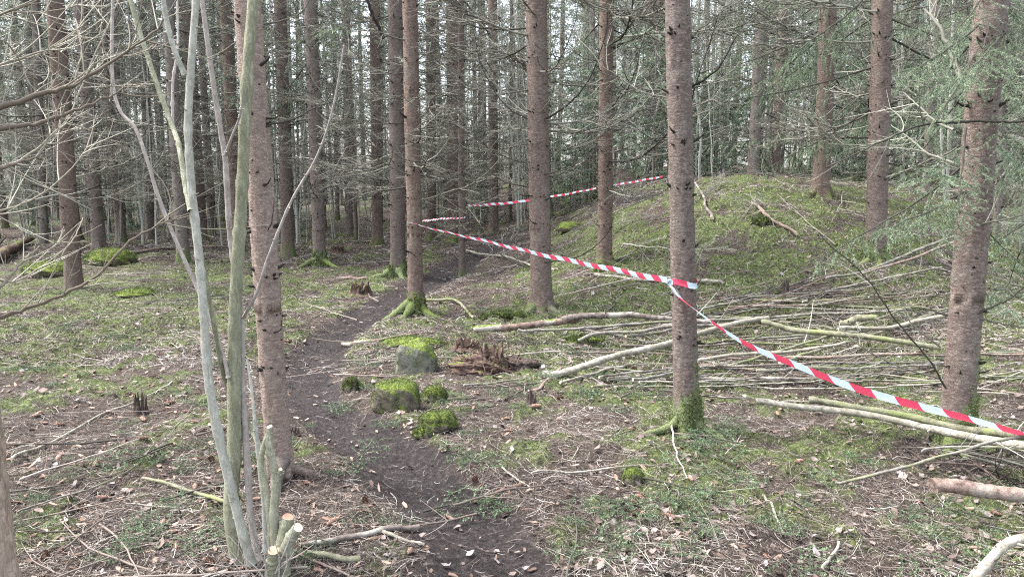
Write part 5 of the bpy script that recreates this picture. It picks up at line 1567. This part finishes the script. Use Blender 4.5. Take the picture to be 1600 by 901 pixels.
rock_px(648, 584, 60, 44, seed=1, mat='stone', label='grey lichen covered boulder with a mossy side in front of the rotten stump', amp=.24, boxy=.9, fuzz=5000, fuzz_h=.012)
rock_px(616, 640, 70, 38, seed=2, label='large square mossy rock at the edge of the path', boxy=.8, amp=.14, fuzz=26000, fuzz_h=.008)
rock_px(678, 628, 38, 20, seed=3, label='low mossy rock behind the large square one', amp=.2, fuzz=14000, fuzz_h=.008)
rock_px(682, 674, 60, 24, seed=4, label='flat bright green mossy rock nearest the path', amp=.2, fuzz=20000, fuzz_h=.008)
rock_px(660, 685, 30, 14, seed=14, label='small mossy stone touching the flat bright green rock', amp=.2, fuzz=3000, fuzz_h=.012)
rock_px(990, 758, 34, 22, seed=5, label='small round moss cushion in front of the taped trunk', amp=.12, fuzz=6000, fuzz_h=.008, name='moss_cushion', cat='moss cushion', group='moss cushions')
rock_px(548, 612, 24, 18, seed=6, label='small moss cushion at the path bend', amp=.15, fuzz=3000, name='moss_cushion', cat='moss cushion', group='moss cushions')
rock_px(157, 414, 64, 19, seed=7, label='big green mossy hummock with a pale stone on top', amp=.15, fuzz=26000, fuzz_h=.018, name='mossy_hummock', cat='hummock', group='mossy hummocks', sub=6, depth=1.0)
rock_px(157, 400, 9, 8, seed=17, mat='stone', label='small pale stone bedded on the mossy hummock', amp=.1, depth=1, boxy=.2)
rock_px(62, 432, 64, 17, seed=8, label='darker mossy hummock beside the rotting log', amp=.2, fuzz=22000, fuzz_h=.018, name='mossy_hummock', cat='hummock', group='mossy hummocks', depth=1.0)
rock_px(200, 464, 56, 8, seed=18, label='low brown-green hummock in front of the dark spruce', amp=.2, fuzz=9000, fuzz_h=.016, name='mossy_hummock', cat='hummock', group='mossy hummocks', depth=1.0)
rock_px(1195, 352, 32, 10, seed=9, label='mossy lump beside the short brown branch on the mound', amp=.2, fuzz=4000, fuzz_h=.03, name='mossy_hummock', cat='hummock', group='mossy hummocks')
rock_px(890, 362, 40, 14, seed=10, label='mossy lump at the far side of the path', amp=.2, fuzz=3000, fuzz_h=.016, name='mossy_hummock', cat='hummock', group='mossy hummocks')
rock_px(790, 500, 80, 10, seed=11, label='low mossy bank behind the rotten stump', amp=.2, fuzz=8000, fuzz_h=.03, name='mossy_hummock', cat='hummock', group='mossy hummocks', depth=.5)
rock_px(640, 545, 100, 14, seed=12, label='mossy bank under the grey boulder', amp=.2, fuzz=9000, fuzz_h=.016, name='mossy_hummock', cat='hummock', group='mossy hummocks', depth=.5)
rock_px(915, 540, 60, 12, seed=13, label='bright mossy rotten wood lump among the poles', amp=.3, fuzz=4000, fuzz_h=.02, name='mossy_hummock', cat='hummock', group='mossy hummocks', depth=.5)


def stump_px(px, py, w, h, seed, label, mat='rot_wood', jag=.5, shards=40, spread=1.0, moss_=.5, cat='stump', name='rotten_stump', group='rotten stumps'):
    p = hit(px, py); s = np.linalg.norm(p - [0, 0, CAM_Z]) / F
    r = w * s / 2; H = h * s
    root = empty(name, p); tag(root, label, cat, group)
    r_ = np.random.default_rng(seed)
    mb = MB()
    k = 30; zs = np.linspace(-.08, 1, 14)
    th = np.arange(k) * 2 * PI / k
    topn = np.clip(1 - jag * (np.abs(fbm(np.cos(th) * 2 + seed, np.sin(th) * 2, 3)) * 2.6 + .35 * r_.random(k)), .12, 1)
    Vr = []
    for z in zs:
        rr = r * (.72 + .42 * np.exp(-max(z, 0) * 4)) * (1 + .42 * fbm(np.cos(th) * 2.2 + seed, np.sin(th) * 2.2 + z * 1.2, 3) + .10 * np.abs(np.sin(th * 7 + seed)))
        Vr.append(np.stack([rr * np.cos(th), rr * np.sin(th), H * z * topn], -1))
    Vi = []
    for z in np.linspace(1, .25, 5):
        rr = r * .72 * (.45 + .45 * z) * (1 + .1 * fbm(np.cos(th) * 3 + seed, np.sin(th) * 3, 2))
        Vi.append(np.stack([rr * np.cos(th), rr * np.sin(th), H * z * topn * .98], -1))
    Vv = np.concatenate([np.array(Vr), np.array(Vi)]); n = len(Vv)
    idx_ = np.arange(n * k).reshape(n, k); a_ = idx_[:-1]; b2 = idx_[1:]
    mb.add(Vv.reshape(-1, 3), np.stack([a_, np.roll(a_, -1, 1), np.roll(b2, -1, 1), b2], -1).reshape(-1, 4), .5, 0)
    for grp in range(3):
        P = []; RR = []
        for _ in range(shards // 3):
            a2 = r_.uniform(0, 2 * PI); q = r * r_.uniform(.4, 1.15) * spread
            c_ = np.array([q * math.cos(a2), q * math.sin(a2), r_.uniform(0, .75) * H]); d = unit(np.array([r_.normal(0, .6) * spread, r_.normal(0, .6) * spread, r_.choice([1, .5, -.6])]))
            l = H * r_.uniform(.12, .42); t = np.linspace(0, 1, 5)[:, None]
            P.append(c_ + d * l * t + t ** 2 * r_.normal(0, .03, 3) * H); RR.append(r * .026 * r_.uniform(.4, 1.8) * np.array([.6, 1, .9, .6, .1]))
        mb.tubes(np.array(P), np.array(RR), 4, .6 * r_.random(len(P)), 1 if grp == 1 else 0)
    mb.build('stump_wood', [mat, 'bark_chip'], root)
    return root


rock_px(752, 585, 96, 24, seed=31, mat='rot_wood', label='dark crumbling heap of rotten wood round the big reddish stump', amp=.5, boxy=.2, name='rotten_heap', cat='rotten wood', group='rotten wood heaps', sub=6, depth=.7)
rock_px(812, 578, 60, 16, seed=32, mat='char_wood', label='low dark rotten heap between the stump and the birch-like pole', amp=.5, boxy=.2, name='rotten_heap', cat='rotten wood', group='rotten wood heaps', sub=5, depth=.6)
stump_px(768, 576, 50, 46, 1, 'big reddish rotten stump falling apart at the end of the thick log', jag=.75, shards=120, spread=1.7)
stump_px(728, 545, 40, 20, 2, 'crumbling rotten wood next to the big reddish stump', jag=.7, shards=70, spread=1.6)
stump_px(563, 461, 34, 22, 3, 'dark jagged stump beside the path', jag=.5, shards=50)
stump_px(528, 397, 22, 14, 4, 'low reddish stump behind the dark jagged one', jag=.3, shards=20)
stump_px(221, 648, 20, 36, 5, 'black hollow stub standing in the litter', mat='char_wood', jag=.9, shards=12)
stump_px(1226, 461, 12, 28, 6, 'dark pointed snag on the mossy mound', mat='char_wood', jag=.6, shards=16)
stump_px(810, 575, 22, 22, 7, 'dark rotten hollow wood between the stump and the birch-like pole', mat='char_wood', jag=.7, shards=40, spread=1.4)
stump_px(830, 630, 16, 22, 8, 'small dark rotten snag in front of the raw ended pole', mat='char_wood', jag=.7, shards=30, spread=1.4)
heap = empty('brush_heap', hit(1570, 750)); tag(heap, 'dark tangled brush heap behind the reddish brown log', 'brush heap', 'brush on the ground')
r_ = np.random.default_rng(4)
for gq in range(60):
    c_ = np.array([r_.normal(.05, .2), r_.normal(.08, .10), 0]); t = np.linspace(0, 1, 8)[:, None]
    d = unit(np.array([r_.normal(), r_.normal() * .6, r_.uniform(0, .5)])); l = r_.uniform(.15, .5)
    Q = c_ + d * l * t + t ** 2 * r_.normal(0, .12, 3); Q[:, 2] = .01 + np.abs(Q[:, 2] + .09 * r_.random() - .12 * t[:, 0] ** 2)
    m_ = MB(); m_.tubes(Q[None], (r_.choice([.0025, .004, .008]) * (1 - .7 * t[:, 0]))[None], 5, [r_.random() * .8]); m_.build('twig', ['dead_twig' if gq % 3 else 'char_wood'], heap)
stump_px(105, 800, 14, 12, 10, 'small dark knot of rotten wood near the flaky trunk', mat='char_wood', jag=.7, shards=20)
stump_px(460, 680, 16, 14, 11, 'dark broken wood at the foot of the big reddish trunk', mat='char_wood', jag=.7, shards=20)


# ------------------------------------------------------------------ the stand behind
def crown_mesh(seed, H, nb=70, z0=.8, zg=4.5, spread=1.5, green=1.0, twig=9, r_main=.008, clump=9):
    """dead twiggy boughs low down, needled boughs above zg"""
    r_ = np.random.default_rng(seed); mb = MB()
    z = z0 + (H - z0) * (np.arange(nb) + r_.random(nb)) / nb
    az = r_.uniform(0, 2 * PI, nb)
    L = spread * r_.uniform(.55, 1.1, nb) * np.clip(1.15 - (z / H) * .55, .3, 1)
    t = np.linspace(0, 1, 7)
    dr = r_.uniform(.05, .45, nb); up = r_.uniform(.1, .75, nb)
    dx = np.cos(az); dy = np.sin(az)
    lat = r_.normal(0, .12, nb)
    rad = L[:, None] * t
    P = np.stack([rad * dx[:, None] - (lat * L)[:, None] * t ** 2 * dy[:, None], rad * dy[:, None] + (lat * L)[:, None] * t ** 2 * dx[:, None],
                  z[:, None] + L[:, None] * (-dr[:, None] * t + up[:, None] * t ** 2)], -1)
    mb.tubes(P, r_main * (1 - .8 * t)[None] * np.ones((nb, 1)), 3, .15 + .5 * r_.random(nb), 0)
    # twigs
    m = nb * twig; own = np.repeat(np.arange(nb), twig)
    k = r_.integers(1, 6, m); base = P[own, k]
    d = unit(P[own, k + 1] - P[own, k - 1])
    sidev = np.stack([-d[:, 1], d[:, 0], np.zeros(m)], -1) * r_.choice([-1, 1], m)[:, None]
    dd = unit(d * .8 + sidev * r_.uniform(.4, 1.1, m)[:, None] + np.stack([np.zeros(m), np.zeros(m), r_.normal(-.05, .3, m)], -1))
    l = L[own] * r_.uniform(.15, .5, m)
    tt = np.linspace(0, 1, 4)
    Q = base[:, None] + (l[:, None] * tt)[..., None] * dd[:, None] + ((l[:, None] * tt ** 2) * r_.uniform(-.15, .5, m)[:, None])[..., None] * np.array([0, 0, 1.])
    mb.tubes(Q, .0030 * (1 - .6 * tt)[None] * np.ones((m, 1)) * (r_main / .008), 3, .3 + .7 * r_.random(m), 0)
    # second-order twigs
    m2 = m * 2; o2 = np.repeat(np.arange(m), 2); b2 = Q[o2, r_.integers(1, 4, m2)]
    d2 = unit(dd[o2] + r_.normal(0, .8, (m2, 3))); l2 = l[o2] * r_.uniform(.2, .6, m2)
    Q2 = np.stack([b2, b2 + d2 * l2[:, None]], 1)
    mb.tubes(Q2, np.tile([.0018, .0009], (m2, 1)) * (r_main / .008), 3, .3 + .7 * r_.random(m2), 0)
    # needles as many small leaf-sized slivers along the twigs of the green zone
    gz = np.clip((z[own] - zg) / 1.2 + .5, 0, 1) * green
    gz = gz * (r_.random(m) < .85)
    sel = np.where(r_.random(m) < gz)[0]
    if len(sel):
        rep = np.repeat(sel, clump); n = len(rep)
        u = r_.random(n)
        b3 = Q[rep, 0] + (Q[rep, 3] - Q[rep, 0]) * u[:, None]
        d3 = unit(dd[rep] + r_.normal(0, .55, (n, 3)) + [0, 0, -.35]); ln = r_.uniform(.05, .13, n)
        sd_ = unit(np.cross(d3, r_.normal(0, 1, (n, 3)))) * r_.uniform(.005, .012, n)[:, None]
        Vt = np.stack([b3 - sd_ * .6, b3 + sd_ * .6, b3 + d3 * (ln * .5)[:, None] + sd_, b3 + d3 * ln[:, None], b3 + d3 * (ln * .5)[:, None] - sd_], 1)
        FF = np.arange(n * 5).reshape(-1, 5)
        val = np.clip(r_.beta(2, 2, m)[rep] + r_.normal(0, .12, n), 0, 1)
        mb.add(Vt.reshape(-1, 3), FF, np.repeat(val, 5), 1)
    return mb


CR = {}
for i in range(5):
    CR['dry%d' % i] = mesh_only(crown_mesh(600 + i, 9.5, nb=115, z0=.9, zg=4.6, spread=1.5, green=.85, twig=9), 'crown', ['far_twig', 'far_needle'])
for i in range(4):
    CR['green%d' % i] = mesh_only(crown_mesh(620 + i, 9.5, nb=120, z0=.7, zg=2.3, spread=1.7, green=.95, twig=10, clump=11), 'crown', ['far_twig', 'far_needle'])
SHADE_TOPS = [mesh_only(crown_mesh(680 + i, 6.0, nb=60, z0=.1, zg=-1, spread=1.9, green=1, twig=8, clump=8), 'shade_crown', ['far_twig', 'far_needle']) for i in range(2)]  # unseen upper crowns, added to shade the inside of the stand
FT = [mesh_only(trunk_mb(10, .22, 700 + i, sides=12, dz=.4, flare=.4, moss_h=.4, moss_amt=.7, bow=.05 * (i - 2), stub_len=.05, stub_from=.4), 'trunk', ['far_bark' if i % 2 else 'spruce_bark', 'dead_twig']) for i in range(6)]
# the dead twiggy crowns also clothe the mid-distance trees with numbered positions beyond 13 m
occupied = [(T[k]['g'][0], T[k]['g'][1]) for k in T]
rt_ = np.random.default_rng(77)


def far_label(x, y, kind):
    px, _ = pix(x, y, 1.2)
    names = [(-500, 'by the rotting log'), (110, 'behind the mossy hummocks'), (230, 'beyond the hazel stems'), (430, 'beyond the big reddish trunk'),
             (640, 'behind the slim tape spruce'), (800, 'past the thick middle trunk'), (960, 'at the end of the path'), (1090, 'behind the crest of the mound'), (1300, 'behind the thick mound spruce'), (1470, 'behind the green-boughed spruce')]
    w = names[0][1]
    for a_, n in names:
        if px > a_: w = n
    dist = 'in the first rows' if y < 20 else 'in the middle rows' if y < 29 else 'in the last rows'
    return '%s %s, %s' % (kind, w, dist)


n_tree = 0
tries = 0
while n_tree < 215 and tries < 9000:
    tries += 1
    y = rt_.uniform(13, 44) if rt_.random() < .8 else rt_.uniform(14, 24)
    x = rt_.uniform(-.86, .86) * y
    if min((x - a_) ** 2 + (y - b_) ** 2 for a_, b_ in occupied) < (1.15 + .012 * y) ** 2: continue
    if pathd(np.array([x]), np.array([y]))[0] > -2.2: continue
    # keep the open moss of the mound clear
    if y < 14 and x > -2: continue
    if x > 1 and y < 16.5 and x < 9: continue
    occupied.append((x, y)); n_tree += 1
    z = float(hh(np.array([x]), np.array([y]))[0])
    root = empty('spruce_tree', (x, y, z), rt_.uniform(0, 2 * PI))
    d = rt_.choice([.08, .11, .14, .18, .22, .26]) * rt_.uniform(.85, 1.15)
    sc = d / .22; hs_ = rt_.uniform(.95, 1.25)
    kind = 'slim bare spruce' if d < .15 else 'brown twiggy spruce' if x < 1 else 'grey-green spruce'
    tag(root, far_label(x, y, kind), 'tree', 'spruces of the dense stand behind')
    o = bpy.data.objects.new('trunk', FT[rt_.integers(6)]); COL.objects.link(o); o.parent = root; o.scale = (sc, sc, hs_)
    o.rotation_euler = (rt_.normal(0, .015), rt_.normal(0, .015), 0)
    pg = .22 if x < 1 else .8
    if y > 24: pg += .05
    key = 'green%d' % rt_.integers(4) if rt_.random() < pg else 'dry%d' % rt_.integers(5)
    o = bpy.data.objects.new('crown', CR[key]); COL.objects.link(o); o.parent = root
    s = rt_.uniform(.8, 1.15) * (.6 + .4 * min(1, d / .16)); o.scale = (s, s, hs_ * .98); o.rotation_euler = (0, 0, rt_.uniform(0, 6.28))
    if x < -.25 * y and y < 30:
        u_ = bpy.data.objects.new('shade_crown', SHADE_TOPS[rt_.integers(2)]); COL.objects.link(u_); u_.parent = root; u_.location = (0, 0, 9.3 * hs_); u_.scale = (1, 1, 1)


YT = mesh_only(trunk_mb(10, .22, 790, sides=10, dz=.5, flare=.2, moss_h=.4, moss_amt=.3, stubs=False), 'trunk', ['far_bark'])
YC = [mesh_only(crown_mesh(640 + i, 2.6, nb=44, z0=.15, zg=-1, spread=.8, green=1, twig=8, r_main=.005, clump=10), 'crown', ['far_twig', 'far_needle']) for i in range(3)]
ny = 0; tries = 0
while ny < 74 and tries < 2000:
    tries += 1
    front = ny < 16
    y = rt_.uniform(17, 38); x = rt_.uniform(-.15, .85) * y if rt_.random() < .8 else rt_.uniform(-.8, 0) * y
    if front: x = rt_.uniform(1.2, 11); y = rt_.uniform(15.2, 18.5)
    if pathd(np.array([x]), np.array([y]))[0] > -2 or min((x - a_) ** 2 + (y - b_) ** 2 for a_, b_ in occupied) < .5: continue
    occupied.append((x, y)); ny += 1
    z = float(hh(np.array([x]), np.array([y]))[0]); s = rt_.uniform(.6, 1.4)
    root = empty('young_spruce', (x, y, z), rt_.uniform(0, 6.28)); tag(root, far_label(x, y, 'low bushy young spruce'), 'young tree', 'young spruces among the trunks')
    o = bpy.data.objects.new('trunk', YT); COL.objects.link(o); o.parent = root; o.scale = (.16 * s, .16 * s, .26 * s)
    o = bpy.data.objects.new('crown', YC[rt_.integers(3)]); COL.objects.link(o); o.parent = root; o.scale = (s, s, s)


# thin leafless saplings
def sapling_mesh(seed, H):
    r_ = np.random.default_rng(seed); mb = MB()
    ns = r_.integers(1, 4)
    for s_ in range(ns):
        t = np.linspace(0, 1, 16); a_ = r_.uniform(0, 6.28); le = r_.uniform(.0, .16)
        w = np.cumsum(r_.normal(0, .02, (16, 2)), 0)
        P = np.stack([math.cos(a_) * le * H * t + w[:, 0], math.sin(a_) * le * H * t + w[:, 1], -.05 + H * t], -1)
        mb.tubes(P[None], (.020 * (1 - .8 * t) * r_.uniform(.6, 1.3) + .003)[None], 6, [r_.uniform(.2, 1)])
        Q = []; RR = []; tt = np.linspace(0, 1, 6)
        for j in range(26):
            k = r_.integers(3, 15); d = unit(np.array([r_.normal(), r_.normal(), r_.uniform(.6, 2)])); l = r_.uniform(.3, 1.3)
            Q.append(P[k] + l * (tt[:, None] * d) + (tt ** 2)[:, None] * r_.normal(0, .12, 3)); RR.append(.0045 * (1 - .75 * tt))
        mb.tubes(np.array(Q), np.array(RR), 3, r_.uniform(.2, 1, len(Q)))
        Q = np.array(Q); q2 = Q[np.repeat(np.arange(len(Q)), 4), r_.integers(1, 6, len(Q) * 4)]
        d2 = unit(r_.normal(0, 1, (len(q2), 3)) + [0, 0, 1.]); Q2 = np.stack([q2, q2 + d2 * r_.uniform(.15, .5, (len(q2), 1))], 1)
        mb.tubes(Q2, np.tile([.0022, .001], (len(q2), 1)), 3, r_.uniform(.3, 1, len(q2)))
    return mesh_only(mb, 'sapling', 'pale_stem')


SPL = [sapling_mesh(800 + i, 5 + .5 * i) for i in range(7)]
nsap = 0; tries = 0
sap_list = [(1095, 290, 14.0), (1112, 292, 14.5), (1088, 285, 15.5), (1130, 288, 16), (1590, 420, 9.5), (1478, 320, 11.5), (560, 372, 17), (520, 372, 18), (700, 372, 19)]
while nsap < 150 and tries < 4000:
    tries += 1
    if sap_list:
        a_, b_, yy_ = sap_list.pop(); p = at(a_, b_, yy_); x, y = p[0], yy_
    else:
        y = rt_.uniform(15, 32); x = rt_.uniform(-.8, .8) * y
        if pathd(np.array([x]), np.array([y]))[0] > -1.2: continue
        if x > 1 and y < 15.5 and x < 9: continue
    z = float(hh(np.array([x]), np.array([y]))[0])
    o = bpy.data.objects.new('sapling', SPL[rt_.integers(7)]); COL.objects.link(o); nsap += 1
    o.location = (x, y, z); o.rotation_euler = (rt_.normal(0, .05), rt_.normal(0, .05), rt_.uniform(0, 6.28)); s = rt_.uniform(.7, 1.2); o.scale = (s, s, s)
    tag(o, far_label(x, y, 'thin leafless grey sapling'), 'sapling', 'leafless saplings among the spruces')

# the wood beyond: one mass
Vs = MB()
wr = np.random.default_rng(99)
srcs = []
for i in range(3):
    mb = crown_mesh(650 + i, 15, nb=70, z0=.1, zg=-1, spread=2.7, green=.97, twig=9, r_main=.018, clump=11)
    v = np.concatenate(mb.v); a_ = np.concatenate(mb.a)
    # thicker slivers so the mass closes at this distance
    srcs.append((v, a_, mb.f))
for i in range(54):
    v, a_, f = srcs[i % 3]
    y = wr.uniform(44, 66); x = (wr.uniform(-.95, .05) if i % 7 < 4 else wr.uniform(.0, .95)) * y
    q = wr.uniform(0, 6.28); c_, s_ = math.cos(q), math.sin(q); k = wr.uniform(.8, 1.25)
    vv = np.stack([v[:, 0] * c_ - v[:, 1] * s_, v[:, 0] * s_ + v[:, 1] * c_, v[:, 2]], -1) * k + [x, y, float(base_h(x, y))]
    Vs.v.append(vv); Vs.a.append(a_); Vs.mo.append(np.zeros(len(vv)))
    for ff, mi in f: Vs.f.append((ff + Vs.n, mi))
    Vs.n += len(vv)
    t = np.array([[x, y, float(base_h(x, y)) - .3], [x, y, float(base_h(x, y)) + 15]])
    Vs.tubes(t[None], np.array([[.16, .08]]), 6, [.15], 0)
tag(Vs.build('far_woods', ['far_twig', 'far_needle']), 'dim grey-green far-off wood closing the view behind the stand', 'woods', kind='stuff')
